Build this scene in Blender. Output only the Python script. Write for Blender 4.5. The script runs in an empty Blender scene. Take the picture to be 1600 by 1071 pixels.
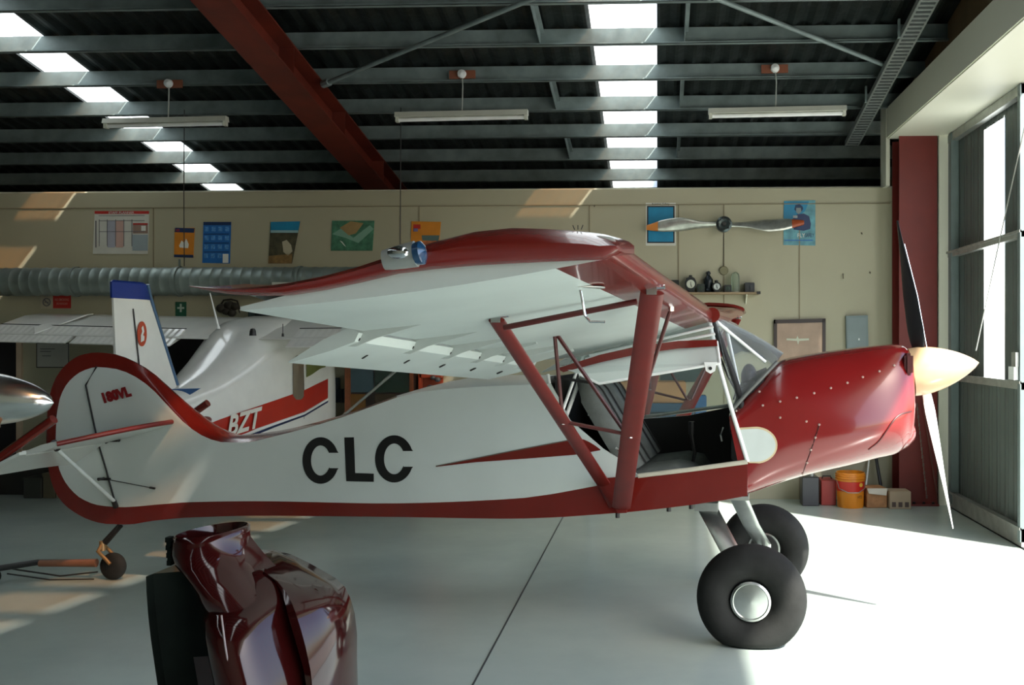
import bpy, bmesh, math, random
from mathutils import Vector, Matrix
from mathutils.bvhtree import BVHTree
from mathutils.geometry import tessellate_polygon
PI = math.pi
scene = bpy.context.scene
C = scene.collection
random.seed(7)

# ------------------------------------------------------------------ camera, sky, sun, exposure
FPX, CX, CY, HC, YAW = 1550.0, 960.0, 532.0, 1.72, math.radians(2.5)
cam_d = bpy.data.cameras.new('camera')
cam_d.sensor_width = 36.0
cam_d.lens = FPX / 1600 * 36
cam_d.shift_x = -(CX - 800) / 1600
cam_d.shift_y = (CY - 535.5) / 1600
cam_d.clip_start = 0.05
cam = bpy.data.objects.new('camera', cam_d)
C.objects.link(cam)
cam.location = (0, 0, HC)
cam.rotation_euler = (PI / 2, 0, YAW)
scene.camera = cam

world = bpy.data.worlds.new('sky')
scene.world = world
world.use_nodes = True
wn = world.node_tree.nodes
wl = world.node_tree.links
bg = wn['Background']
sky = wn.new('ShaderNodeTexSky')
sky.sky_type = 'NISHITA'
sky.sun_disc = False
sky.sun_elevation = math.radians(47)
sky.sun_rotation = math.radians(134)
sky.air_density = 1.0
sky.dust_density = 2.0
wl.new(sky.outputs['Color'], bg.inputs['Color'])
bg.inputs['Strength'].default_value = 0.6

SUN_TRAVEL = Vector((-0.67, 0.65, -1.0)).normalized()
sun_d = bpy.data.lights.new('sun', 'SUN')
sun_d.energy = 18.0
sun_d.color = (1.0, 0.95, 0.87)
sun_d.angle = math.radians(1.1)
sun = bpy.data.objects.new('sun', sun_d)
C.objects.link(sun)
sun.rotation_euler = SUN_TRAVEL.to_track_quat('-Z', 'Y').to_euler()
sun.location = (8, -6, 12)

scene.view_settings.view_transform = 'Standard'
scene.view_settings.look = 'None'
scene.view_settings.gamma = 1
scene.view_settings.use_curve_mapping = False
scene.view_settings.exposure = -0.2

# ------------------------------------------------------------------ measuring helpers (photo pixel + known plane -> metres)
FW = (-math.sin(YAW), math.cos(YAW))
RT = (math.cos(YAW), math.sin(YAW))
CAMP = Vector((0, 0, HC))

def ray(px, py):
    u = (px - CX) / FPX
    v = (CY - py) / FPX
    return Vector((FW[0] + u * RT[0], FW[1] + u * RT[1], v))

def atY(px, py, Y):
    d = ray(px, py)
    return CAMP + d * (Y / d.y)

def atX(px, py, X):
    d = ray(px, py)
    return CAMP + d * (X / d.x)

def atZ(px, py, Z):
    d = ray(px, py)
    return CAMP + d * ((Z - HC) / d.z)

TH = math.radians(8.1)
AX = Vector((math.cos(TH), -math.sin(TH), 0))
BX = Vector((math.sin(TH), math.cos(TH), 0))
ORG = Vector((.635, 6.314, 0))

def fp(px, py, s):
    """local aircraft (x, s, z) of the point seen at a pixel at lateral offset s"""
    d = ray(px, py)
    t = (s + ORG.dot(BX) - CAMP.dot(BX)) / d.dot(BX)
    P = CAMP + d * t
    return Vector(((P - ORG).dot(AX), s, P.z))

def halfw(x):
    pts = [(-5.3, .014), (-4.55, .03), (-2.1, .385), (-1.8, .424), (-1.5, .456), (-1.2, .480), (-.9, .494), (-.6, .5), (.3, .5)]
    if x <= pts[0][0]: return pts[0][1]
    for (x0, w0), (x1, w1) in zip(pts, pts[1:]):
        if x <= x1: return w0 + (w1 - w0) * (x - x0) / (x1 - x0)
    return .5

def fside(px, py, off=0):
    w = .3
    for _ in range(8):
        p = fp(px, py, -(w + off))
        w = halfw(p.x)
    return fp(px, py, -(w + off))

def lerp(a, b, t): return a + (b - a) * t

def curve(pts, smooth=True):
    """monotone-ish piecewise interpolation y(x)"""
    xs = [p[0] for p in pts]; ys = [p[1] for p in pts]
    n = len(xs)
    m = []
    for i in range(n):
        if i == 0: m.append((ys[1] - ys[0]) / (xs[1] - xs[0]))
        elif i == n - 1: m.append((ys[-1] - ys[-2]) / (xs[-1] - xs[-2]))
        else:
            a = (ys[i] - ys[i - 1]) / (xs[i] - xs[i - 1]); b = (ys[i + 1] - ys[i]) / (xs[i + 1] - xs[i])
            m.append(0 if a * b <= 0 else 2 * a * b / (a + b))
    def f(x):
        if x <= xs[0]: return ys[0]
        if x >= xs[-1]: return ys[-1]
        for i in range(n - 1):
            if x <= xs[i + 1]:
                h = xs[i + 1] - xs[i]; t = (x - xs[i]) / h
                if not smooth: return lerp(ys[i], ys[i + 1], t)
                t2 = t * t; t3 = t2 * t
                return ((2 * t3 - 3 * t2 + 1) * ys[i] + (t3 - 2 * t2 + t) * h * m[i]
                        + (-2 * t3 + 3 * t2) * ys[i + 1] + (t3 - t2) * h * m[i + 1])
    return f

# ------------------------------------------------------------------ materials
MATS = {}
def mat(name, col, rough=.5, metal=0.0, var=.06, scale=6.0, bump=0.0, bscale=40.0, spec=.5, coat=0.0, emit=None):
    if name in MATS: return MATS[name]
    m = bpy.data.materials.new(name)
    m.use_nodes = True
    nt = m.node_tree; N = nt.nodes; L = nt.links
    b = N['Principled BSDF']
    tc = N.new('ShaderNodeTexCoord')
    nz = N.new('ShaderNodeTexNoise'); nz.inputs['Scale'].default_value = scale; nz.inputs['Detail'].default_value = 5
    L.new(tc.outputs['Object'], nz.inputs['Vector'])
    rp = N.new('ShaderNodeValToRGB')
    rp.color_ramp.elements[0].position = .3; rp.color_ramp.elements[1].position = .7
    c0 = [max(0, c * (1 - var)) for c in col]; c1 = [min(1, c * (1 + var)) for c in col]
    rp.color_ramp.elements[0].color = (*c0, 1); rp.color_ramp.elements[1].color = (*c1, 1)
    L.new(nz.outputs['Fac'], rp.inputs['Fac'])
    L.new(rp.outputs['Color'], b.inputs['Base Color'])
    b.inputs['Roughness'].default_value = rough
    b.inputs['Metallic'].default_value = metal
    b.inputs['Specular IOR Level'].default_value = spec
    b.inputs['Coat Weight'].default_value = coat
    b.inputs['Coat Roughness'].default_value = .05
    if bump:
        n2 = N.new('ShaderNodeTexNoise'); n2.inputs['Scale'].default_value = bscale; n2.inputs['Detail'].default_value = 3
        L.new(tc.outputs['Object'], n2.inputs['Vector'])
        bp = N.new('ShaderNodeBump'); bp.inputs['Strength'].default_value = bump; bp.inputs['Distance'].default_value = .01
        L.new(n2.outputs['Fac'], bp.inputs['Height']); L.new(bp.outputs['Normal'], b.inputs['Normal'])
    MATS[name] = m
    return m

def glass_mat(name, tint=(.9, .95, .95), opacity=.12, rough=.02, mixcol=(.8, .85, .85)):
    m = bpy.data.materials.new(name); m.use_nodes = True
    N = m.node_tree.nodes; L = m.node_tree.links
    out = N['Material Output']; b = N['Principled BSDF']
    b.inputs['Base Color'].default_value = (*mixcol, 1); b.inputs['Roughness'].default_value = rough
    tr = N.new('ShaderNodeBsdfTransparent'); tr.inputs['Color'].default_value = (*tint, 1)
    mx = N.new('ShaderNodeMixShader'); fr = N.new('ShaderNodeFresnel'); fr.inputs['IOR'].default_value = 1.35
    ad = N.new('ShaderNodeMath'); ad.operation = 'ADD'; ad.inputs[1].default_value = opacity; ad.use_clamp = True
    L.new(fr.outputs[0], ad.inputs[0]); L.new(ad.outputs[0], mx.inputs[0])
    L.new(tr.outputs[0], mx.inputs[1]); L.new(b.outputs[0], mx.inputs[2]); L.new(mx.outputs[0], out.inputs['Surface'])
    MATS[name] = m
    return m

white = mat('white_paint', (.60, .66, .63), .28, var=.05, scale=1.5, coat=.3)
fabric_white = mat('white_wing_skin', (.58, .65, .63), .4, var=.06, scale=2.5)
red = mat('dark_red_paint', (.15, .010, .006), .25, var=.1, scale=3, coat=.4)
redn = mat('glossy_red_nose_paint', (.19, .008, .008), .22, var=.08, scale=2, coat=.5)
redtube = mat('dark_red_tube_paint', (.15, .010, .006), .35, var=.12, scale=8)
black = mat('black_letters', (.008, .008, .008), .4)
interior = mat('black_interior_trim', (.01, .01, .01), .7)
alu = mat('brushed_aluminium', (.62, .64, .62), .3, 1.0, var=.08, scale=12, bump=.05)
chrome = mat('polished_metal', (.75, .77, .77), .12, 1.0, var=.04)
dullalu = mat('dull_aluminium', (.45, .47, .44), .45, .7, var=.15, scale=10)
rubber = mat('tyre_rubber', (.022, .023, .022), .75, var=.3, scale=5, bump=.1, bscale=60, spec=.12)
darkmetal = mat('dark_metal', (.03, .03, .03), .4, .5)
seatfab = mat('grey_seat_fabric', (.115, .125, .115), .85, var=.12, scale=20, bump=.2, bscale=200)
blk = mat('black_plastic', (.015, .016, .018), .45)
gold = mat('cream_spinner_paint', (.58, .40, .22), .25, var=.05, coat=.4)
glass = glass_mat('clear_acrylic', (.9, .95, .94), .06, .03)
skinplastic = glass_mat('shiny_clear_door_plastic', (.8, .85, .85), .28, .08, (.6, .65, .64))
maroon = mat('dark_maroon_gloss', (.028, .003, .003), .10, var=.2, scale=3, spec=.4, coat=.25, bump=.02, bscale=4)
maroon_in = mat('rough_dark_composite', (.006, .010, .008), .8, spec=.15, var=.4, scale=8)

# floor: pale epoxy
def floor_mat():
    m = mat('epoxy_floor', (.40, .45, .42), .2, var=.0, scale=1)
    N = m.node_tree.nodes; L = m.node_tree.links; b = N['Principled BSDF']
    rp = [n for n in N if n.type == 'VALTORGB'][0]; nz = [n for n in N if n.type == 'TEX_NOISE'][0]
    nz.inputs['Scale'].default_value = 1.1; nz.inputs['Detail'].default_value = 8; nz.inputs['Roughness'].default_value = .6
    rp.color_ramp.elements[0].color = (.37, .445, .41, 1); rp.color_ramp.elements[1].color = (.455, .525, .48, 1)
    r2 = N.new('ShaderNodeMapRange'); r2.inputs['To Min'].default_value = .16; r2.inputs['To Max'].default_value = .30
    n3 = N.new('ShaderNodeTexNoise'); n3.inputs['Scale'].default_value = 3
    L.new(n3.outputs['Fac'], r2.inputs['Value']); L.new(r2.outputs['Result'], b.inputs['Roughness'])
    return m
floorm = floor_mat()
wallm = mat('cream_wall_board', (.37, .35, .245), .6, var=.05, scale=.9)
creamm = mat('cream_painted_beam', (.66, .66, .54), .5, var=.03, scale=1)
greym = mat('grey_cladding', (.12, .145, .135), .45, .3, var=.1, scale=2)
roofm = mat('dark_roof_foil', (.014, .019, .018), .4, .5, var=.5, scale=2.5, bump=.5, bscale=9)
purlm = mat('galvanised_purlin', (.20, .25, .245), .45, .15, var=.25, scale=5)
steelred = mat('red_oxide_steel', (.13, .016, .006), .6, var=.25, scale=3, bump=.1)
colred = mat('red_column_paint', (.15, .012, .007), .5, var=.1, scale=4)
ductm = mat('galvanised_duct', (.24, .29, .27), .45, .6, var=.2, scale=4)
woodm = mat('brown_ply_cladding', (.20, .14, .07), .7, var=.2, scale=3)
tubew = mat('white_lamp_tube', (.85, .87, .85), .3)
lampb = mat('cream_lamp_body', (.55, .56, .48), .45)
blackm = mat('unlit_opening_black', (.006, .006, .007), .9)
concrete = mat('apron_concrete', (.33, .33, .30), .8, var=.08, scale=.6)

def skylight_mat():
    m = bpy.data.materials.new('fibreglass_skylight'); m.use_nodes = True
    N = m.node_tree.nodes; L = m.node_tree.links; out = N['Material Output']
    N.remove(N['Principled BSDF'])
    t = N.new('ShaderNodeBsdfTranslucent'); t.inputs['Color'].default_value = (.90, .98, .96, 1)
    tr = N.new('ShaderNodeBsdfTransparent'); tr.inputs['Color'].default_value = (1.0, .52, .24, 1)
    wv = N.new('ShaderNodeTexWave'); wv.bands_direction = 'X'; wv.inputs['Scale'].default_value = 2.6
    tc = N.new('ShaderNodeTexCoord'); L.new(tc.outputs['Object'], wv.inputs['Vector'])
    mr = N.new('ShaderNodeMapRange'); mr.inputs['To Min'].default_value = .85; mr.inputs['To Max'].default_value = .91
    L.new(wv.outputs['Fac'], mr.inputs['Value'])
    mx = N.new('ShaderNodeMixShader')
    L.new(mr.outputs[0], mx.inputs[0]); L.new(tr.outputs[0], mx.inputs[1]); L.new(t.outputs[0], mx.inputs[2])
    L.new(mx.outputs[0], out.inputs['Surface'])
    return m
skym = skylight_mat()

# ------------------------------------------------------------------ mesh helpers
def obj(name, bm, m, parent=None, smooth=False, mats=None, loc=None):
    me = bpy.data.meshes.new(name)
    bmesh.ops.recalc_face_normals(bm, faces=bm.faces[:])
    bm.to_mesh(me); bm.free()
    for k in (mats or [m]): me.materials.append(k)
    if smooth:
        me.shade_smooth()
        try: me.set_sharp_from_angle(angle=math.radians(smooth if smooth > 1 else 40))
        except Exception: pass
    o = bpy.data.objects.new(name, me); C.objects.link(o)
    if parent: o.parent = parent
    if loc is not None: o.location = loc
    return o

def tag(o, label, cat, group=None, kind=None):
    o['label'] = label; o['category'] = cat
    if group: o['group'] = group
    if kind: o['kind'] = kind
    return o

def thing(name, label, cat, loc=(0, 0, 0), rot=0, group=None):
    o = bpy.data.objects.new(name, None); C.objects.link(o)
    o.empty_display_size = .1
    o.location = loc; o.rotation_euler = (0, 0, rot)
    return tag(o, label, cat, group)

def struct(name, bm, m, smooth=False, mats=None, label=None):
    o = obj(name, bm, m, None, smooth, mats); o['kind'] = 'structure'
    o['label'] = label or name.replace('_', ' '); o['category'] = name.split('_')[0]
    return o

def nb(): return bmesh.new()

def box(bm, x0, x1, y0, y1, z0, z1, mi=0):
    v = [bm.verts.new(p) for p in ((x0, y0, z0), (x1, y0, z0), (x1, y1, z0), (x0, y1, z0), (x0, y0, z1), (x1, y0, z1), (x1, y1, z1), (x0, y1, z1))]
    fs = []
    for q in ((0, 3, 2, 1), (4, 5, 6, 7), (0, 1, 5, 4), (1, 2, 6, 5), (2, 3, 7, 6), (3, 0, 4, 7)):
        f = bm.faces.new([v[i] for i in q]); f.material_index = mi; fs.append(f)
    return v

def bbox(x0, x1, y0, y1, z0, z1, bev=.01, seg=2):
    bm = nb(); box(bm, x0, x1, y0, y1, z0, z1)
    if bev: bmesh.ops.bevel(bm, geom=bm.edges[:], offset=bev, segments=seg, affect='EDGES')
    return bm

def frame_of(d):
    d = d.normalized()
    up = Vector((0, 0, 1)) if abs(d.z) < .95 else Vector((1, 0, 0))
    a = d.cross(up).normalized(); b = d.cross(a).normalized()
    return a, b

def loft(bm, rings, close=True, cap=True, mi=0):
    R = [[bm.verts.new(p) for p in r] for r in rings]
    n = len(R[0])
    for i in range(len(R) - 1):
        for j in range(n if close else n - 1):
            k = (j + 1) % n
            f = bm.faces.new((R[i][j], R[i][k], R[i + 1][k], R[i + 1][j])); f.material_index = mi
    if cap and close:
        f = bm.faces.new(R[0][::-1]); f.material_index = mi
        f = bm.faces.new(R[-1]); f.material_index = mi
    return R

def tube(bm, pts, r, n=10, r2=None, mi=0, flat=1.0, wdir=None):
    """round or oval tube along points"""
    pts = [Vector(p) for p in pts]
    rings = []
    for i, p in enumerate(pts):
        d = (pts[min(i + 1, len(pts) - 1)] - pts[max(i - 1, 0)])
        if wdir is not None:
            b = (Vector(wdir) - d.normalized() * Vector(wdir).dot(d.normalized())).normalized(); a = d.normalized().cross(b)
        else:
            a, b = frame_of(d)
        rr = r if r2 is None else lerp(r, r2, i / (len(pts) - 1))
        rings.append([p + a * (rr * flat * math.cos(2 * PI * k / n)) + b * (rr * math.sin(2 * PI * k / n)) for k in range(n)])
    loft(bm, rings, mi=mi)

def lathe(bm, prof, origin, axis, n=32, mi=0, cap=False):
    axis = Vector(axis).normalized(); a, b = frame_of(axis); o = Vector(origin)
    rings = []
    for (t, r) in prof:
        rings.append([o + axis * t + (a * math.cos(2 * PI * k / n) + b * math.sin(2 * PI * k / n)) * max(r, 1e-4) for k in range(n)])
    loft(bm, rings, cap=cap, mi=mi)

def plate(bm, pts, thick, mi=0):
    """polygon (list of Vector) given thickness vector"""
    pts = [Vector(p) for p in pts]; t = Vector(thick); n = len(pts)
    a = [bm.verts.new(p) for p in pts]; b = [bm.verts.new(p + t) for p in pts]
    for tri in tessellate_polygon([pts]):
        try:
            f = bm.faces.new([a[i] for i in tri]); f.material_index = mi
            f = bm.faces.new([b[i] for i in tri[::-1]]); f.material_index = mi
        except ValueError: pass
    for i in range(n):
        k = (i + 1) % n
        f = bm.faces.new((a[i], a[k], b[k], b[i])); f.material_index = mi

def bvh_of(o):
    """world-space tree"""
    dg = None
    M = world_mat(o)
    me = o.data
    vs = [M @ v.co for v in me.vertices]
    return BVHTree.FromPolygons(vs, [list(p.vertices) for p in me.polygons])

def world_mat(o):
    M = o.matrix_basis.copy()
    p = o.parent
    while p:
        M = p.matrix_basis @ M; p = p.parent
    return M

def hit(bvh, px, py, off=.003):
    d = ray(px, py).normalized()
    r = bvh.ray_cast(CAMP, d)
    if r[0] is None: return None
    return r[0] + (r[1] if r[1].dot(d) < 0 else -r[1]) * off

def decal_strip(name, bvh, top, bot, m, parent, nx=24, ny=4, off=.003, smooth=True):
    """marking laid on a surface between two outlines given as point lists with the same number of points"""
    inv = world_mat(parent).inverted()
    def along(pl, t):
        k = t * (len(pl) - 1); i = min(int(k), len(pl) - 2); f = k - i
        return (lerp(pl[i][0], pl[i + 1][0], f), lerp(pl[i][1], pl[i + 1][1], f))
    bm = nb(); G = []
    for i in range(nx + 1):
        a = along(top, i / nx); b = along(bot, i / nx); col = []
        for j in range(ny + 1):
            p = hit(bvh, lerp(a[0], b[0], j / ny), lerp(a[1], b[1], j / ny), off)
            col.append(bm.verts.new(inv @ p) if p is not None else None)
        G.append(col)
    for i in range(nx):
        for j in range(ny):
            q = (G[i][j], G[i + 1][j], G[i + 1][j + 1], G[i][j + 1])
            if all(v is not None for v in q): bm.faces.new(q)
    return obj(name, bm, m, parent, smooth=60 if smooth else False)

def text_outline(txt, size=1.0, bold=0.0, shear=0.0):
    cu = bpy.data.curves.new('lettering', 'FONT'); cu.body = txt; cu.size = size; cu.offset = bold; cu.shear = shear
    cu.align_x = 'CENTER'; cu.align_y = 'CENTER'; cu.resolution_u = 3
    o = bpy.data.objects.new('lettering', cu); C.objects.link(o)
    dg = bpy.context.evaluated_depsgraph_get()
    me = bpy.data.meshes.new_from_object(o.evaluated_get(dg))
    bpy.data.objects.remove(o)
    return me

def lettering(name, txt, origin, ex, ey, size, m, parent=None, bold=0.0, shear=0.0, fit=None):
    """flat lettering; ex, ey unit vectors; fit=(w,h) scales the word to a box"""
    me = text_outline(txt, 1.0, bold, shear)
    xs = [v.co.x for v in me.vertices]; ys = [v.co.y for v in me.vertices]
    cx = (min(xs) + max(xs)) / 2; cy = (min(ys) + max(ys)) / 2
    sx = sy = size
    if fit: sx = fit[0] / (max(xs) - min(xs)); sy = fit[1] / (max(ys) - min(ys))
    o = Vector(origin); ex = Vector(ex); ey = Vector(ey)
    bm = nb(); bm.from_mesh(me)
    for v in bm.verts:
        v.co = o + ex * ((v.co.x - cx) * sx) + ey * ((v.co.y - cy) * sy)
    me2 = bpy.data.meshes.new(name); bm.to_mesh(me2); bm.free(); me2.materials.append(m)
    ob = bpy.data.objects.new(name, me2); C.objects.link(ob)
    if parent: ob.parent = parent
    return ob

# ------------------------------------------------------------------ the hangar
PY = 10.8            # front face of the painted partition
def zroof(y): return 4.3 + .17 * (10.8 - y)
bm = nb(); box(bm, -13, 3.05, -7, 14, -.1, 0); struct('floor', bm, floorm, label='pale grey-green glossy epoxy hangar floor')
bm = nb(); box(bm, 3.05, 40, -30, 40, -.12, -.01); struct('ground', bm, concrete, label='sunlit concrete apron outside the hangar door')
# floor joint
bm = nb(); box(bm, -.926, -.916, -6, PY, .0005, .002); tag(struct('trim_1', bm, mat('joint_line', (.05, .06, .06), .7)), 'dark straight joint line running across the floor', 'trim')['kind'] = 'structure'
# partition, with a raised top rail line and board joints
bm = nb(); box(bm, -13, 2.93, PY, PY + .14, 0, 3.365); struct('wall_back', bm, wallm, label='cream painted partition wall behind the aircraft')
bm = nb(); box(bm, -13, 2.5, PY - .012, PY, 3.19, 3.199)
jl = mat('board_joint', (.22, .19, .12), .7)
zj = 3.19
for px in (240, 626, 655, 921, 1060, 1131, 1249):
    X = atY(px, 400, PY).x
    box(bm, X - .006, X + .006, PY - .006, PY, 0, 3.19)
struct('trim_2', bm, jl, label='thin joints between the boards of the cream wall')
bm = nb(); box(bm, -13, 2.93, PY + .14, PY + .16, 3.3, 3.4)
struct('trim_3', bm, creamm, label='cap along the top of the cream wall')
# outer end and far walls
bm = nb(); box(bm, -13, 3.3, 14, 14.15, 0, 5.2); struct('wall_end', bm, mat('dark_end_cladding', (.03, .035, .035), .6), label='dark end wall above and behind the partition')
bm = nb(); box(bm, -13.15, -13, -7, 14, 0, 8); struct('wall_left', bm, greym, label='grey clad left wall of the hangar')
bm = nb(); box(bm, -13.15, 3.3, -7.15, -7, 0, 8); struct('wall_front', bm, creamm, label='cream wall behind the photographer')
# right wall: cladding above the door, closed part near the camera side
bm = nb(); box(bm, 2.62, 3.3, -7, 14, 4.19, 7.9)
box(bm, 3.05, 3.3, 10.95, 14, 0, 4.2); box(bm, 3.05, 3.3, -7, -3.5, 0, 4.2)
struct('wall_right', bm, woodm, label='brown ply lined right wall above the hangar door')
# lintel box beam
bm = bbox(2.42, 3.06, -6.9, 10.62, 3.85, 4.19, .012, 2); struct('trim_4', bm, creamm, label='deep cream box lintel above the hangar door')
# cream jamb beside the red column
bm = bbox(2.92, 3.06, 10.45, 10.79, 0, 3.86, .006, 1); struct('trim_5', bm, creamm, label='cream door jamb post beside the red column')
bm = nb(); box(bm, 2.42, 2.46, 10.64, 10.9, 3.36, 4.3); struct('trim_6', bm, creamm, label='thin cream strip rising above the partition end')

# roof sheets with two skylight runs
S1 = (-.612, -.008); S2 = (-6.28, -5.78); RX0, RX1 = -13.0, 3.3; RY0, RY1 = -7.0, 14.1
def roof_sheet(x0, x1, step=.055, dz=.022):
    bm = nb(); xs = []
    x = x0; i = 0
    while x < x1 - 1e-6:
        xs.append((x, dz if (i // 2) % 2 else 0)); x += step * (.35 if i % 2 == 0 else .65) * 1.6; i += 1
    xs.append((x1, dz if (i // 2) % 2 else 0))
    a = [bm.verts.new((x, RY0, zroof(RY0) + z)) for x, z in xs]; b = [bm.verts.new((x, RY1, zroof(RY1) + z)) for x, z in xs]
    c = [bm.verts.new((x, RY0, zroof(RY0) + z + .006)) for x, z in xs]; d = [bm.verts.new((x, RY1, zroof(RY1) + z + .006)) for x, z in xs]
    for i in range(len(xs) - 1):
        bm.faces.new((a[i], a[i + 1], b[i + 1], b[i])); bm.faces.new((c[i], d[i], d[i + 1], c[i + 1]))
    return bm
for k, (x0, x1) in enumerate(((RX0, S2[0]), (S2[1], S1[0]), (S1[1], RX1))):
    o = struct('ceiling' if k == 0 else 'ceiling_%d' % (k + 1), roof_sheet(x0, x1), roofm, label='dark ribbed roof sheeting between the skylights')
for k, (x0, x1) in enumerate((S1, S2)):
    bm = nb()
    n = 10; top = []
    for (y) in (RY0, RY1):
        top.append([bm.verts.new((lerp(x0, x1, i / n), y, zroof(y) + .012 + .012 * math.cos(i / n * 2 * PI * 4))) for i in range(n + 1)])
    for i in range(n): bm.faces.new((top[0][i], top[0][i + 1], top[1][i + 1], top[1][i]))
    struct('window_%d' % (k + 1), bm, skym, label=('right' if k == 0 else 'left') + ' run of translucent roof skylight sheets')

# purlins: C section, open side away
purlin_Y = [13.61 - .752 * i for i in range(27)]
for i, y in enumerate(purlin_Y):
    if y < -6.5: break
    bm = nb(); zt = zroof(y) - .004; h = .16
    box(bm, RX0, 3.25, y - .004, y, zt - h, zt)                 # web facing the camera
    box(bm, RX0, 3.25, y - .05, y + .006, zt - h, zt - h + .005)  # bottom flange
    box(bm, RX0, 3.25, y - .05, y - .046, zt - h, zt - h + .018)
    box(bm, RX0, 3.25, y, y + .05, zt - .006, zt - .001)
    o = obj('roof_purlin', bm, purlm)
    tag(o, 'galvanised roof purlin crossing under the dark sheeting', 'purlin', 'roof purlins'); o['kind'] = 'structure'

def slope_box(bm, x0, x1, y0, y1, dz0, dz1):
    """box following the roof slope, dz measured down from the roof"""
    vs = []
    for y in (y0, y1):
        for (x, dz) in ((x0, dz0), (x1, dz0), (x1, dz1), (x0, dz1)):
            vs.append(bm.verts.new((x, y, zroof(y) - dz)))
    for q in ((0, 1, 2, 3), (7, 6, 5, 4), (0, 4, 5, 1), (1, 5, 6, 2), (2, 6, 7, 3), (3, 7, 4, 0)):
        bm.faces.new([vs[i] for i in q])

def rafter(x, label):
    bm = nb()
    slope_box(bm, x - .16, x + .16, -6.9, 13.95, .44, .455)
    slope_box(bm, x - .16, x + .16, -6.9, 13.95, .168, .183)
    slope_box(bm, x - .012, x + .012, -6.9, 13.95, .18, .445)
    for k in range(14):
        y = -6 + 1.5 * k
        slope_box(bm, x - .15, x + .15, y, y + .012, .18, .442)
    return tag(obj('steel_rafter', bm, steelred), label, 'rafter')
rafter(-3.5, 'red oxide steel roof rafter running diagonally across the dark ceiling')['kind'] = 'structure'

# purlin bridging struts
for (px, py) in ((843, 45), (866, 142), (888, 225), (1074, 32), (1066, 140), (1061, 222)):
    d = ray(px, py); k = d.z / d.y
    Y = (4.3 + 1.836 - HC - .1) / (k + .17)
    yb = max([q for q in purlin_Y if q <= Y], default=Y - .4); X = d.x / d.y * Y
    bm = nb(); slope_box(bm, X - .02, X + .02, yb + .006, yb + .745, .03, .05); slope_box(bm, X - .02, X - .014, yb + .006, yb + .745, .03, .15)
    o = tag(obj('purlin_bridging', bm, purlm), 'short steel bridging piece between two roof purlins', 'bridging', 'purlin bridging pieces'); o['kind'] = 'structure'

# diagonal brace rods just below the purlins
def roof_pt(px, py, dz=.2):
    d = ray(px, py); k = d.z / d.y
    Y = (4.3 + 1.836 - dz - HC) / (k + .17)
    return Vector((d.x / d.y * Y, Y, HC + k * Y))
def rod(name, p, q, r, m, label, cat):
    bm = nb(); tube(bm, [p, q], r, 10)
    tube(bm, [lerp(p, q, .0), lerp(p, q, .03)], r * 1.8, 8); tube(bm, [lerp(p, q, .97), q], r * 1.8, 8)
    return tag(obj(name, bm, m, smooth=40), label, cat)
rod('brace_rod', roof_pt(505, 132, .22), roof_pt(905, -32, .22), .022, purlm, 'grey steel brace rod crossing left of the bright skylight', 'brace')
rod('brace_rod', roof_pt(1100, 0 - 10, .22), roof_pt(1388, 104, .22), .022, purlm, 'grey steel brace rod crossing right of the bright skylight', 'brace')
# slotted cable tray down the slope
trm = mat('cable_tray_steel', (.30, .33, .31), .45, .5, var=.2, scale=20)
p0 = roof_pt(1331, 226, .3); p1 = roof_pt(1462, -20, .3)
root = thing('cable_tray', 'perforated grey cable tray sloping down beside the brown right wall', 'cable tray')
bm = nb()
slope_box(bm, p1.x - .075, p1.x + .075, p1.y - 1.5, p0.y, .305, .312)
obj('tray_base', bm, trm, root)
for sgn in (-1, 1):
    bm = nb(); slope_box(bm, p1.x + sgn * .075 - .004, p1.x + sgn * .075 + .004, p1.y - 1.5, p0.y, .26, .312); obj('tray_side', bm, trm, root)
bm = nb(); y = p1.y - 1.4
while y < p0.y:
    slope_box(bm, p1.x - .06, p1.x + .06, y, y + .028, .313, .317); y += .07
obj('tray_slots', bm, mat('tray_slot_dark', (.05, .06, .06), .6), root)
for y in (p1.y + .8, p0.y - 1.2):
    bm = nb(); slope_box(bm, p1.x - .1, p1.x - .08, y, y + .03, .15, .31); obj('tray_hanger', bm, purlm, root)

# red column
root = thing('steel_column', 'red painted steel column beside the hangar door jamb', 'column')
bm = nb(); X0, X1 = 2.515, 2.905
box(bm, X0, X1, 10.46, 10.475, 0, 3.85); box(bm, X0, X1, 10.76, 10.775, 0, 3.85); box(bm, (X0 + X1) / 2 - .008, (X0 + X1) / 2 + .008, 10.475, 10.76, 0, 3.85)
obj('column_shaft', bm, colred, root)
bm = nb(); box(bm, X0 - .04, X1 + .005, 10.40, 10.79, 0, .02); obj('base_plate', bm, colred, root)
bm = nb()
for k in range(4): lathe(bm, [(0, 0), (0, .015), (.02, .015), (.02, 0)], (lerp(X0, X1, (k + .5) / 4), 10.43, .02), (0, 0, 1), 6)
obj('anchor_bolt', bm, darkmetal, root)

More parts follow.
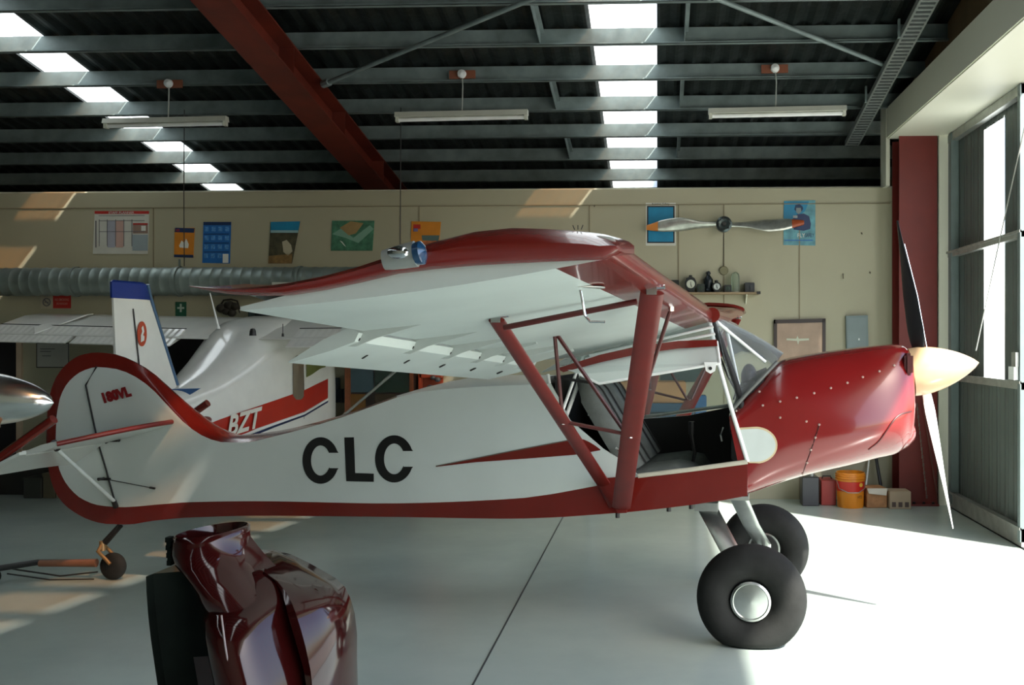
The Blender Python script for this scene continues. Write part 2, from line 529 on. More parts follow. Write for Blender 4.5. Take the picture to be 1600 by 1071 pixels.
# hangar door leaf on the right (ribbed grey sheet with a clear strip)
XL = 3.07
root = thing('hangar_door', 'tall grey ribbed hangar door leaf with a clear vertical strip', 'door', (0, 0, 0)); root['kind'] = 'structure'; root.name = 'door_1'
yA, yB = 8.33, 10.42
def leaf_y(px): return atX(px, 500, XL).y
ys0, ys1 = leaf_y(1569), leaf_y(1537)
def ribbed(bm, ya, yb, z0, z1):
    n = max(2, int((yb - ya) / .035)); pr = []
    for i in range(n + 1):
        y = lerp(ya, yb, i / n); pr.append((XL + (.012 if i % 6 in (0,) else (.006 if i % 2 else 0)), y))
    a = [bm.verts.new((x, y, z0)) for x, y in pr]; b = [bm.verts.new((x, y, z1)) for x, y in pr]
    for i in range(n): bm.faces.new((a[i], a[i + 1], b[i + 1], b[i]))
zlow = atX(1555, 592, XL).z
bm = nb(); ribbed(bm, yA, ys0, zlow, 3.84); ribbed(bm, ys1, yB, zlow, 3.84); ribbed(bm, yA, yB, .12, zlow); ribbed(bm, ys0, ys1, 3.70, 3.84)
obj('door_sheet', bm, greym, root)
bm = nb()
a = [bm.verts.new((XL + .003, y, z)) for y, z in ((ys0, zlow), (ys1, zlow), (ys1, 3.72), (ys0, 3.72))]; bm.faces.new(a)
m_strip = bpy.data.materials.new('frosted_door_strip'); m_strip.use_nodes = True
_n = m_strip.node_tree.nodes; _n.remove(_n['Principled BSDF']); _t = _n.new('ShaderNodeBsdfTranslucent'); _t.inputs['Color'].default_value = (.9, .95, .95, 1)
m_strip.node_tree.links.new(_t.outputs[0], _n['Material Output'].inputs['Surface'])
obj('clear_strip', bm, m_strip, root)
def zat(px, py): return atX(px, py, XL).z
bm = nb()
zr = zat(1530, 388)
for z, h in ((zr, .05), (zlow - .03, .06), (.08, .16), (3.80, .08)):
    box(bm, XL - .07, XL - .002, yA, yB, z - h / 2, z + h / 2)
    if z < 3: box(bm, XL - .085, XL - .07, yA, yB, z + h / 2 - .012, z + h / 2 + .01)
obj('door_rail', bm, dullalu, root)
bm = nb(); box(bm, XL - .08, XL - .002, yB - .16, yB - .06, .05, 3.84); box(bm, XL - .08, XL - .002, yA, yA + .06, .05, 3.84)
obj('door_stile', bm, mat('door_steel', (.2, .25, .25), .5, .3), root)
bm = nb(); box(bm, XL - .12, XL - .085, yA + .03, yA + .16, 1.39, 1.50)
obj('door_latch', bm, tubew, root)
bm = nb(); box(bm, XL - .11, XL - .085, yA + .02, yA + .12, 1.5, 1.62)
obj('latch_box', bm, dullalu, root)
bm = nb(); box(bm, 3.0, 3.05, -3.5, yB, 0, .012); struct('trim_7', bm, darkmetal, label='dark floor track of the hangar door')
# cord hanging in front of the leaf
bm = nb(); pa = atX(1612, 150, 2.98); pb = atX(1525, 548, 2.98)
tube(bm, [pa, lerp(pa, pb, .5) + Vector((0, .03, -.02)), pb], .006, 6)
tag(obj('door_cord', bm, mat('pale_cord', (.5, .5, .46), .6), smooth=40), 'thin pale cord hanging slantwise before the grey door', 'cord')

# fluorescent lights
def flu(px0, px1, py, rose, label):
    Y = 9.75
    a = atY(px0, py, Y); b = atY(px1, py, Y); z = (a.z + b.z) / 2; cx = (a.x + b.x) / 2; hl = (b.x - a.x) / 2
    root = thing('fluorescent_light', label, 'light', (cx, Y, z), 0, 'hanging fluorescent lights')
    root.rotation_euler = (0, -.012, 0)
    bm = nb(); prof = [(-.035, .05), (.035, .05), (.05, 0), (-.05, 0)]
    rings = [[Vector((sx, y, zz)) for y, zz in prof] for sx in (-hl, hl)]; loft(bm, rings); obj('lamp_housing', bm, lampb, root)
    bm = nb(); tube(bm, [(-hl + .03, 0, -.022), (hl - .03, 0, -.022)], .02, 12); obj('lamp_tube', bm, tubew, root, smooth=40)
    for s in (-1, 1):
        bm = nb(); box(bm, s * (hl - .02) - .015, s * (hl - .02) + .015, -.03, .03, -.045, 0); obj('lamp_holder', bm, lampb, root)
    R = atY(rose[0], rose[1], Y)
    top = zroof(Y) - .17
    bm = nb(); tube(bm, [(R.x - cx, 0, .05), (R.x - cx + .01, 0, .3), (R.x - cx, .02, R.z - z)], .007, 6); obj('lamp_cable', bm, mat('grey_flex', (.4, .42, .38), .6), root, smooth=40)
    bm = nb(); lathe(bm, [(-.03, 0), (-.03, .045), (0, .04), (.015, 0)], (R.x - cx, -.01, R.z - z), (0, -1, 0), 16); obj('ceiling_rose', bm, tubew, root, smooth=40)
    bm = nb(); box(bm, R.x - cx - .13, R.x - cx + .13, .03, .05, R.z - z - .04, R.z - z + .04); obj('mounting_block', bm, mat('rust_brown_block', (.24, .08, .04), .7), root)
flu(618, 825, 182, (722, 115), 'hanging fluorescent light above the wing, middle of the three')
flu(1107, 1322, 176, (1212, 106), 'hanging fluorescent light nearest the hangar door, right of the skylight')
flu(163, 355, 192, (263, 130), 'dim hanging fluorescent light in the dark upper left under the skylight')

# duct
duct = thing('ventilation_duct', 'long round galvanised spiral duct along the cream wall', 'duct')
zc = atY(300, 440, 10.5).z; xe = atY(640, 440, 10.5).x
bm = nb(); n = 28; rings = []; x = -12.9; i = 0
while x < xe:
    rr = .150 + (.006 if i % 3 == 0 else 0)
    rings.append([Vector((x, 10.5 + rr * math.cos(2 * PI * k / n), zc + rr * math.sin(2 * PI * k / n))) for k in range(n)]); x += .045 if i % 3 else .02; i += 1
loft(bm, rings); obj('duct_pipe', bm, ductm, duct, smooth=20)
for px in (281, 120, 470):
    X = atY(px, 440, 10.5).x; bm = nb(); lathe(bm, [(-.012, .158), (-.012, .165), (.012, .165), (.012, .158)], (X, 10.5, zc), (1, 0, 0), 32)
    if px == 281: box(bm, X - .012, X + .012, 10.49, 10.5, zc + .16, zc + .24)
    obj('duct_clamp', bm, ductm, duct, smooth=30)
bm = nb(); X = atY(288, 300, 10.5).x; tube(bm, [(X, 10.5, zc + .165), (X - .005, 10.5, 3.3), (X + .0, 10.5, zroof(10.5) - .14)], .005, 6)
obj('hanger_wire', bm, darkmetal, duct, smooth=40)
bm = nb(); X = atY(625, 300, 10.5).x; tube(bm, [(X, 10.5, zc + .05), (X + .01, 10.5, zroof(10.5) - .14)], .005, 6)
obj('hanger_wire', bm, darkmetal, duct, smooth=40)

# ------------------------------------------------------------------ the red and white aircraft CLC
ac = thing('light_aircraft', 'red and white high-wing tail-wheel aircraft lettered CLC, filling the foreground', 'airplane', ORG, -TH)

def P(name, bm, m, parent=None, smooth=False, mats=None): return obj(name, bm, m, parent or ac, smooth, mats)
V = Vector
bot = curve([(72, 690), (75, 728), (84, 764), (99, 787), (115, 800), (140, 813), (165, 819), (200, 820), (240, 814), (300, 809), (400, 806.5), (600, 808), (800, 811), (965, 802), (1060, 792), (1130, 782), (1168, 775)])
bandl = curve([(87, 690), (88, 712), (95, 740), (108, 762), (128, 780), (155, 790), (190, 793), (250, 788.5), (300, 785), (400, 783.5), (600, 787), (800, 780), (930, 760), (1000, 745), (1100, 732), (1168, 722)])
bandt = curve([(87, 689.9), (88, 655), (95, 617), (110, 593), (130, 579), (150, 574), (180, 577), (205, 587), (230, 604), (265, 639), (300, 671), (320, 683), (345, 691), (380, 692), (430, 682), (480, 669), (560, 644), (600, 628), (640, 616), (660, 612), (700, 608), (760, 604), (860, 600)])
topc = curve([(72, 689.9), (74, 640), (79, 612), (88, 589), (103, 570), (125, 555.5), (150, 551), (180, 554), (205, 564), (230, 579), (260, 606), (290, 635), (320, 662), (345, 678), (362, 682), (390, 680), (430, 674.5), (475, 665.5), (500, 659), (560, 641), (600, 625.5), (640, 612.5), (700, 597), (760, 588), (860, 588)])
door_edge = curve([(860, 600), (884, 645), (890, 657), (942, 702), (966, 717), (997, 743), (1050, 737), (1168, 721)], False)

def column(px, rows):
    out = [fside(px, y) for y in rows]; w = -out[-4].y
    for k in (1, 2, 3):                      # the shoulder curves in towards the ridge
        out[len(out) - 4 + k] = fp(px, rows[len(rows) - 4 + k], -w * (1 - .78 * (k / 3) ** 1.4))
    return out

# rear body with fin and rudder (built as columns, cut apart along the rudder hinge)
pxs = [72.2, 73, 74, 75.5, 77.5, 80, 83, 86, 87.01, 87.5, 88.5, 90, 93, 97, 102, 108, 115, 123, 132, 142, 152, 165, 180, 195, 210, 225, 240, 255, 270, 285, 300, 315, 330, 345, 360, 380, 400, 430, 465, 500, 540, 580, 620, 660, 700, 740, 780, 820, 860]
NR = 12
def rows_at(px):
    b, t = bot(px), topc(px)
    if px < 87: m0 = m1 = 690
    else: m0, m1 = bandl(px), bandt(px)
    r = [lerp(b, m0, k / 3) for k in range(3)] + [lerp(m0, m1, k / NR) for k in range(NR + 1)]
    if t < m1 - .01: r += [lerp(m1, t, k / 3) for k in (1, 2, 3)]
    else: r += [m1] * 3
    return r
bm = nb(); L_, R_ = [], []
for px in pxs:
    col = column(px, rows_at(px))
    zb = col[0].z; zt = col[-1].z
    cl, cr = [], []
    for p in col:
        w = -p.y
        # fin gets thinner towards its top
        zz = max(0, p.z - 1.18); k = 1 / (1 + zz * 1.6) if px < 345 else 1
        cl.append(bm.verts.new((p.x, -w * k, p.z))); cr.append(bm.verts.new((p.x, w * k, p.z)))
    L_.append(cl); R_.append(cr)
nr = len(L_[0])
for i in range(len(pxs) - 1):
    for j in range(nr - 1):
        red_ = 1 if (j < 3 or (j >= 3 + NR and pxs[i] < 615) or pxs[i] < 86.9) else 0
        for S_ in (L_, R_):
            q = [S_[i][j], S_[i + 1][j], S_[i + 1][j + 1], S_[i][j + 1]]
            if (q[0].co - q[3].co).length < 1e-5 and (q[1].co - q[2].co).length < 1e-5: continue
            f = bm.faces.new(q); f.material_index = red_
    for j in (0, nr - 1):
        f = bm.faces.new((L_[i][j], L_[i + 1][j], R_[i + 1][j], R_[i][j]))
        f.material_index = 1 if (j == 0 or pxs[i] < 615) else 0
for i in (0, len(pxs) - 1):
    for j in range(nr - 1):
        f = bm.faces.new((L_[i][j], L_[i][j + 1], R_[i][j + 1], R_[i][j])); f.material_index = 1 if i == 0 else 2
bmesh.ops.remove_doubles(bm, verts=bm.verts[:], dist=1e-5)
# hinge line: kinked at the top
h0, h1, h2 = fp(134, 602, 0), fp(180, 790, 0), fp(151, 573, 0)
def nrm(a, b): d = b - a; return V((d.z, 0, -d.x)).normalized()
n1 = nrm(h0, h1); n2 = nrm(h2, h0)
if n1.x < 0: n1 = -n1
if n2.x < 0: n2 = -n2
for n_, p_ in ((n1, h0), (n2, h0)):
    g = bm.verts[:] + bm.edges[:] + bm.faces[:]
    bmesh.ops.bisect_plane(bm, geom=g, plane_co=p_, plane_no=n_, dist=1e-6)
def is_rudder(c):
    if c.z > h0.z: return (c - h0).dot(n2) < 0
    return (c - h0).dot(n1) < 0
bm2 = bm.copy()
for b_, keep in ((bm, False), (bm2, True)):
    dl = [f for f in b_.faces if is_rudder(f.calc_center_median()) != keep]
    bmesh.ops.delete(b_, geom=dl, context='FACES')
fus = P('rear_fuselage', bm, None, smooth=35, mats=[white, red, interior])
rud = P('rudder', bm2, None, smooth=35, mats=[white, red, interior])
rud['label'] = 'white rudder with dark red rim'
bm = nb(); tube(bm, [fp(151, 573, -.026), fp(134, 602, -.028), fp(152, 688, -.036), fp(166, 735, -.038), fp(181, 790, -.040)], .006, 8)
P('rudder_hinge', bm, darkmetal, rud, smooth=40)

# sides of the open cabin: near side sheet, far side sheet, floor, rear bulkhead
def sheet(cols, sgn, mats, name, redrow, label=None, thick=.02):
    bm = nb(); O_, I_ = [], []
    for col in cols:
        O_.append([bm.verts.new((p.x, sgn * abs(p.y), p.z)) for p in col])
        I_.append([bm.verts.new((p.x, sgn * (abs(p.y) - thick), p.z)) for p in col])
    n = len(cols[0])
    for i in range(len(cols) - 1):
        for j in range(n - 1):
            f = bm.faces.new((O_[i][j], O_[i + 1][j], O_[i + 1][j + 1], O_[i][j + 1])); f.material_index = 1 if j < redrow else 0
            f = bm.faces.new((I_[i][j], I_[i][j + 1], I_[i + 1][j + 1], I_[i + 1][j])); f.material_index = 2
        for j in (0, n - 1):
            f = bm.faces.new((O_[i][j], O_[i + 1][j], I_[i + 1][j], I_[i][j])); f.material_index = 1 if j == 0 else 0
    for i in (0, len(cols) - 1):
        for j in range(n - 1):
            bm.faces.new((O_[i][j], O_[i][j + 1], I_[i][j + 1], I_[i][j]))
    return P(name, bm, None, mats=mats)
cols = []
for px in [860, 868, 876, 884, 890, 905, 925, 942, 955, 966, 980, 997, 1020, 1050, 1090, 1130, 1168]:
    b, l, t = bot(px), bandl(px), door_edge(px)
    l = max(l, t + .5)
    cols.append([fside(px, y) for y in (b, lerp(b, l, .5), l, lerp(l, t, .33), lerp(l, t, .67), t)])
near_side = sheet(cols, -1, [white, red, interior], 'cabin_side', 2)
cols = []
for x, zt in ((-1.22, 1.52), (-1.0, 1.35), (-.84, 1.17), (-.5, 1.20), (-.21, 1.262), (-.05, 1.29)):
    zb = lerp(.686, .74, (x + .8) / .8)
    cols.append([V((x, .5, z)) for z in (zb, lerp(zb, zt, .3), lerp(zb, zt, .6), zt)])
sheet(cols, 1, [white, red, interior], 'cabin_side', 1)
bm = nb(); plate(bm, [(-1.18, -.44, .76), (-.04, -.46, .82), (-.04, .46, .82), (-1.18, .44, .76)], (0, 0, -.02)); P('cabin_floor', bm, interior)
bm = nb(); plate(bm, [(-1.21, -.45, .7), (-1.21, .45, .7), (-1.21, .45, 1.5), (-1.21, -.45, 1.5)], (.02, 0, 0)); P('rear_bulkhead', bm, interior)
# sill strip and far sill rail
bm = nb(); tube(bm, [fp(997, 744, -.505), fp(1080, 734, -.505), fp(1168, 722, -.505)], .014, 8); P('door_sill', bm, mat('cream_sill', (.55, .52, .42), .4), smooth=40)
bm = nb(); tube(bm, [V((-.84, .5, 1.18)), V((-.21, .5, 1.272)), V((-.05, .5, 1.30))], .013, 8); P('window_rail', bm, dullalu, smooth=40)

# nose cowling (loft of rounded sections)
def supring(xb, xt, zb, zt, hw, n, N=40, top_narrow=0.0, chin=0.0):
    r = []
    zc = (zb + zt) / 2; hh = (zt - zb) / 2
    for k in range(N):
        a = 2 * PI * (k + .5) / N; c, s = math.cos(a), math.sin(a)
        y = math.copysign(abs(c) ** (2 / n), c) * hw; z = math.copysign(abs(s) ** (2 / n), s)
        t = (z + 1) / 2
        y *= 1 - top_narrow * max(0, z) ** 1.2
        y *= 1 + chin * math.exp(-((z + .45) / .35) ** 2)
        r.append(V((lerp(xb, xt, t), y, zc + z * hh)))
    return r
ST = []
def zpx(px, py, s): p = fp(px, py, s); return p.x, p.z
# (bottom px,py) (top px,py) half width, exponent, narrowing, chin
for (b, t, hw, n, tn, ch) in (((1166, 775), (1143, 641), .5, 7, .0, 0), ((1180, 772), (1163, 618), .5, 6, .03, 0), ((1200, 766), (1190, 590), .495, 5, .08, 0),
                              ((1222, 760), (1216, 562), .49, 4.4, .14, 0), ((1250, 752), (1250, 556.5), .48, 4, .18, .0), ((1285, 744), (1285, 550.5), .46, 3.6, .22, .03),
                              ((1320, 737), (1320, 546), .435, 3.3, .25, .06), ((1350, 730), (1352, 542), .405, 3.0, .27, .10), ((1378, 722), (1380, 539), .37, 2.8, .28, .13),
                              ((1398, 719), (1402, 537.5), .33, 2.6, .28, .15), ((1412, 712), (1414, 539), .29, 2.5, .28, .15), ((1420, 700), (1419, 546), .25, 2.4, .25, .12)):
    xb, zb = zpx(*b, -hw * .8); xt, zt = zpx(*t, -hw * .35)
    ST.append(supring(xb, xt, zb, zt, hw, n, top_narrow=tn, chin=ch))
bm = nb(); loft(bm, ST, cap=False)
R0 = ST[-1]; cf = sum(R0, V()) / len(R0)
inner = [cf + (p - cf) * .72 + V((.035, 0, 0)) for p in R0]; inner2 = [cf + (p - cf) * .6 + V((-.03, 0, 0)) for p in R0]
loft(bm, [R0, [cf + (p - cf) * .93 + V((.03, 0, 0)) for p in R0], inner, inner2], cap=False)
bm.faces.new([bm.verts.new(p) for p in inner2])
bmesh.ops.remove_doubles(bm, verts=bm.verts[:], dist=1e-5)
cowl = P('nose_cowling', bm, redn, smooth=50)
sub = cowl.modifiers.new('s', 'SUBSURF'); sub.levels = 1; sub.render_levels = 2
# cheek around the air intake and chin scoop
bm = nb()
def blob(bm, c, r, nx=16, ny=10):
    rr = []
    for i in range(ny + 1):
        a = -PI / 2 + PI * i / ny
        rr.append([V((c[0] + r[0] * math.sin(a), c[1] + r[1] * math.cos(a) * math.cos(2 * PI * k / nx), c[2] + r[2] * math.cos(a) * math.sin(2 * PI * k / nx))) for k in range(nx)])
    loft(bm, rr, cap=False); bmesh.ops.remove_doubles(bm, verts=bm.verts[:], dist=1e-4)
c1 = fp(1372, 640, -.3); blob(bm, (c1.x - .07, -.17, c1.z + .02), (.30, .17, .19))
ck = P('cowling_cheek', bm, redn, cowl, smooth=60)
bm = nb(); c2 = fp(1378, 668, -.2); blob(bm, (c2.x - .05, 0, c2.z - .045), (.27, .28, .15)); P('chin_scoop', bm, redn, cowl, smooth=60)
bm = nb(); c3 = fp(1418, 568, -.2); box(bm, c3.x - .02, c3.x + .03, -.24, -.12, c3.z - .07, c3.z + .06); bmesh.ops.bevel(bm, geom=bm.edges[:], offset=.015, segments=2, affect='EDGES'); P('air_intake', bm, mat('shaded_recess_red', (.07, .008, .008), .5), cowl, smooth=40)  # solid block; the shade of the intake recess is its darker red
cowl_bvh = bvh_of(cowl)
inv_ac = world_mat(ac).inverted()
# screws
screwm = mat('pale_screw', (.6, .45, .4), .35, .5)
for (px, py) in ((1151, 643), (1192, 634), (1219, 628), (1245, 622), (1272, 615), (1298, 607), (1324, 599), (1348, 590), (1374, 581), (1397, 572), (1187, 613), (1219, 653), (1260, 659), (1280, 664), (1274, 684), (1267, 703), (1261, 723), (1254, 740), (1154, 734)):
    h = hit(cowl_bvh, px, py, .004)
    if h is not None:
        bm = nb(); q = inv_ac @ h; lathe(bm, [(-.004, .0075), (.003, .006), (.004, 0)], q, (0, -1, 0), 8); P('cowling_screw', bm, screwm, cowl, smooth=40)
def surf_line(name, pts, bvh, r, m, parent, off=.0, step=6):
    out = []
    for (a, b) in zip(pts, pts[1:]):
        k = max(1, int(math.hypot(a[0] - b[0], a[1] - b[1]) / step))
        for i in range(k):
            h = hit(bvh, lerp(a[0], b[0], i / k), lerp(a[1], b[1], i / k), off)
            if h is not None: out.append(world_mat(parent).inverted() @ h)
    h = hit(bvh, *pts[-1], off)
    if h is not None: out.append(world_mat(parent).inverted() @ h)
    bm = nb(); tube(bm, out, r, 6); return obj(name, bm, m, parent, smooth=40)
seam = mat('dark_red_seam_and_shade', (.06, .004, .004), .5)
surf_line('cowling_seam', [(1280, 666), (1268, 702), (1250, 752)], cowl_bvh, .0035, seam, cowl)
chin_b = bvh_of(ck); chin_c = bvh_of(bpy.data.objects['chin_scoop'])
def near_hit(px, py, off=0):
    hs = [h for h in (hit(b_, px, py, off) for b_ in (cowl_bvh, chin_b, chin_c)) if h is not None]
    return min(hs, key=lambda q: (q - CAMP).length) if hs else None
pts = []
for k in range(15):
    t = k / 14; px = lerp(1357, 1424, t); py = 703 - 64 * t ** .85 + 6 * math.sin(t * 7)
    h = near_hit(px, py)
    if h is not None: pts.append(inv_ac @ h)
if len(pts) > 3:
    bm = nb(); tube(bm, pts, .005, 6); P('crease_shade_line', bm, seam, cowl, smooth=40)  # dark tube draws the shade along the cheek crease
# white capsule behind the door
wt = [(1151, 672)] + [(1180, 670)] + [(1180 + 32 * math.sin(a), 696 - 26 * math.cos(a)) for a in [PI / 2 * k / 8 for k in range(1, 9)]]
wb = [(1170, 722)] + [(1182, 722)] + [(1180 + 32 * math.sin(a), 696 + 26 * math.cos(a)) for a in [PI / 2 * k / 8 for k in range(1, 9)]]
decal_strip('cream_outline', cowl_bvh, [(p[0] + 1.5, p[1] - 3) if i < 2 else (p[0] + 2.8 * math.sin((i - 1) * PI / 16), p[1] - 3 * math.cos((i - 1) * PI / 16)) for i, p in enumerate(wt)],
            [(p[0], p[1] + 2) if i < 2 else (p[0] + 2.8 * math.sin((i - 1) * PI / 16), p[1] + 3 * math.cos((i - 1) * PI / 16)) for i, p in enumerate(wb)], mat('cream_pinstripe', (.62, .50, .30), .3), cowl, off=.003)
decal_strip('side_flash', cowl_bvh, wt, wb, white, cowl, off=.006)['label'] = 'white rounded flash on the red nose'

# spinner and propeller
thrust = V((math.cos(math.radians(7)), 0, -math.sin(math.radians(7)) * -0 - .11)).normalized()
hubp = fp(1424, 582, 0); tip = fp(1530, 567, 0)
axis = (tip - hubp); axis.y = 0; Ls = axis.length; axis.normalize()
bm = nb(); prof = [(-.0, .0), (-.0, .148), (.035, .150)]
for k in range(1, 15):
    t = k / 14; prof.append((.035 + (Ls - .035) * t, .150 * (1 - t ** 1.75) ** .82 if t < 1 else 0))
lathe(bm, prof, hubp, axis, 40); spn = P('spinner', bm, gold, smooth=50); spn['label'] = 'cream pointed spinner'
bm = nb(); lathe(bm, [(-.03, .0), (-.03, .13), (-.005, .146), (0, .0)], hubp, axis, 40); P('spinner_backplate', bm, redn, spn, smooth=40)
root_prop = P('propeller', (lambda b: (lathe(b, [(-.0, .0), (-.0, .06), (.12, .06), (.12, 0)], hubp + axis * .02, axis, 20), b)[1])(nb()), darkmetal, smooth=40)
upv = V((-axis.z, 0, axis.x)).normalized()
def blade(sgn, m, name, rear=False):
    bm = nb(); rings = []
    c0 = hubp + axis * .065
    Lb = ((fp(1489, 826, 0) - c0).length if sgn < 0 else (fp(1402, 345, 0) - c0).length)
    dirv = ((fp(1489, 826, 0) if sgn < 0 else fp(1402, 345, 0)) - c0).normalized()
    for k in range(17):
        t = k / 16; rr = lerp(.09, Lb, t)
        ch = curve([(0, .062), (.2, .10), (.45, .088), (.75, .055), (.93, .034), (1, .022)])(t) if sgn < 0 else curve([(0, .07), (.2, .13), (.45, .125), (.75, .075), (.93, .04), (1, .02)])(t)
        th_ = lerp(.03, .006, t); tw = math.radians(lerp(48, 14, t)) * (1 if sgn < 0 else -1)
        side = V((0, 1, 0)); cd = side * math.cos(tw) + axis * math.sin(tw) * 1; cd.normalize(); nd = cd.cross(dirv).normalized()
        rings.append([c0 + dirv * rr + cd * (ch / 2 * math.cos(2 * PI * q / 14)) + nd * (th_ / 2 * math.sin(2 * PI * q / 14)) for q in range(14)])
    loft(bm, rings); return P(name, bm, m, root_prop, smooth=50)
blade(-1, mat('sunlit_blade_white', (.75, .75, .72), .3), 'propeller_blade')['label'] = 'lower blade with its sunlit brightness painted white'  # sunlit copy of the blade, brightness put into the white colour
bm = nb(); c0_ = hubp + axis * .065; e_ = fp(1403, 347, 0); tube(bm, [lerp(c0_, e_, .12) + V((.045, -.03, 0)), lerp(c0_, e_, .5) + V((.04, -.03, 0)), lerp(c0_, e_, .85) + V((.015, -.01, 0))], .004, 6); P('blade_sunlit_edge', bm, chrome, root_prop, smooth=40)  # chrome tube stands in for the sunlit edge of the upper blade
blade(1, mat('shaded_blade_black', (.012, .014, .016), .35), 'propeller_blade')['label'] = 'dark upper blade'  # shaded copy of the blade, darkness put into the colour

# lettering and stripes on the near side
def side_poly(name, pts, m, off=.003, parent=None):
    bm = nb(); vs = [fside(x, y, off) for x, y in pts]
    a = [bm.verts.new(v) for v in vs]
    for tri in tessellate_polygon([vs]):
        try: bm.faces.new([a[i] for i in tri])
        except ValueError: pass
    return P(name, bm, m, parent or fus)
def letterC(cx, cy, rx, ry, tx, ty):
    out = [(cx + rx * math.cos(a), cy - ry * math.sin(a)) for a in [math.radians(q) for q in range(24, 337, 8)]]
    inn = [(cx + (rx - tx) * math.cos(a), cy - (ry - ty) * math.sin(a)) for a in [math.radians(q) for q in range(334, 22, -8)]]
    out.insert(0, (cx + rx * .985, cy - ry * .33)); out.append((cx + rx * .985, cy + ry * .33))
    inn.insert(0, (cx + (rx - tx) * .93, cy + ry * .33)); inn.append((cx + (rx - tx) * .93, cy - ry * .33))
    return out + inn
bm = nb()
def add_poly(bm, pts, off):
    vs = [fside(x, y, off) for x, y in pts]; a = [bm.verts.new(v) for v in vs]
    for tri in tessellate_polygon([vs]):
        try: bm.faces.new([a[i] for i in tri])
        except ValueError: pass
for shp in (letterC(501, 720, 28.5, 36.5, 13.5, 13), [(538, 684), (553, 683.5), (555, 739.5), (584, 740.5), (584, 753.5), (541, 752.5)], letterC(616, 717.5, 30, 37, 14, 13)):
    add_poly(bm, shp, .003)
P('registration_letters', bm, black, fus)['label'] = 'large black registration CLC'
def side_strip(name, tc_, bc_, x0, x1, m, off):
    bm = nb(); n = 30; A = []
    for k in range(n + 1):
        px = lerp(x0, x1, k / n); A.append((bm.verts.new(fside(px, tc_(px), off)), bm.verts.new(fside(px, bc_(px), off))))
    for k in range(n): bm.faces.new((A[k][0], A[k + 1][0], A[k + 1][1], A[k][1]))
    return P(name, bm, m, fus)
tcv = curve([(681, 729.5), (740, 718), (800, 706), (905, 686), (912, 687), (925, 693), (938, 702.5)], False); bcv = curve([(681, 730), (740, 723), (760, 721.5), (830, 716.5), (900, 711), (938, 704)], False)
side_strip('side_stripe', tcv, bcv, 681, 938, red, .004)
side_strip('stripe_top_line', lambda x: tcv(x) - 1.6, lambda x: tcv(x) + .5, 681, 905, mat('grey_pinstripe', (.12, .11, .09), .4), .0035)  # thin grey line along the upper edge of the red stripe
# 180VL
o_ = fside(182, 617, .008); ex = (fside(203, 611, .008) - fside(161, 622, .008)).normalized(); ey = V((.0, 0, 1)); ey = (ey - ex * ey.dot(ex)).normalized()
ey = (ey + ex * -.18).normalized()
w_ = (fside(203, 611, 0) - fside(161, 622, 0)).length
lettering('fin_lettering', '180VL', o_, ex, ey, .1, mat('dark_red_lettering', (.22, .008, .01), .4), ac, bold=.07, fit=(w_ * 1.04, .082))['label'] = 'dark red 180VL'

# tail plane, elevator, struts
def tail_half(s):
    sg = 1 if s > 0 else -1
    # stabiliser
    bm = nb(); rings = []
    for t in [0, .2, .4, .6, .75, .88, 1]:
        y = sg * lerp(.06, .80, t); xl = -4.05 - .33 * t ** 2.2; xh = -4.63 + .02 * t
        pr = []
        for (u, th) in ((0, 0), (.04, .5), (.15, .9), (.5, 1), (1, .45), (1, -.45), (.5, -1), (.15, -.9), (.04, -.5)):
            x = lerp(xl, xh, u); z = 1.15 + (x + 4.05) * .27
            pr.append(V((x - th * .0, y, z + th * .022)))
        rings.append(pr)
    loft(bm, rings); st = P('stabiliser', bm, white, smooth=40)
    bm = nb(); tube(bm, [V((-4.05 - .33 * t ** 2.2 + .002, sg * lerp(.06, .80, t), 1.15 - .33 * t ** 2.2 * .27)) for t in [k / 10 for k in range(11)]], .017, 10); P('leading_edge_band', bm, redtube, st, smooth=40)
    # elevator hanging down
    bm = nb(); rings = []
    for y in (.05, .3, .55, .78):
        xh, zh, xt, zt = -4.64, .993, -4.93 + (.0 if y > .2 else .06), .835
        d = V((xt - xh, 0, zt - zh)); nd = V((-d.z, 0, d.x)).normalized()
        rings.append([V((xh, sg * y, zh)) + nd * .018, V((xt, sg * y, zt)) + nd * .004, V((xt, sg * y, zt)) - nd * .004, V((xh, sg * y, zh)) - nd * .018])
    loft(bm, rings); el = P('elevator', bm, white, smooth=30)
    bm = nb(); a = V((-4.375, sg * .83, 1.215)); b = V((-4.9, sg * .83, .875))
    pts = [a, lerp(a, b, .3), lerp(a, b, .6), b]
    plate(bm, [a + V((0, -.03, 0)), a + V((0, .03, 0)), b + V((0, .03, 0)), b + V((0, -.03, 0))], V((-.012, 0, -.02)))
    P('elevator_horn', bm, red, el)
    bm = nb(); tube(bm, [a + V((.0, 0, .006))] + [p + V((0, -sg * .0, .006)) for p in pts[1:]], .03, 10); P('elevator_tip_band', bm, red, el, smooth=40)
    bm = nb(); plate(bm, [V((-4.60, sg * .78, 1.01)), V((-4.60, sg * .86, 1.01)), V((-4.92, sg * .86, .86)), V((-4.92, sg * .78, .86))], V((0, 0, -.02))); P('elevator_outer_panel', bm, white, el)
    # strut
    bm = nb(); p, q = V((-4.52, sg * .66, 1.03)), V((-4.53, sg * .045, .56)); tube(bm, [p, q], .013, 10); stt = P('tail_strut', bm, white, smooth=40)
    bm = nb(); tube(bm, [p + V((.0, 0, .03)), lerp(p, q, .06)], .02, 8); P('strut_fitting', bm, darkmetal, stt, smooth=40)
    bm = nb(); tube(bm, [lerp(p, q, .96), q + V((0, 0, -.03))], .018, 8); P('strut_fitting', bm, darkmetal, stt, smooth=40)
for s in (-1, 1): tail_half(s)
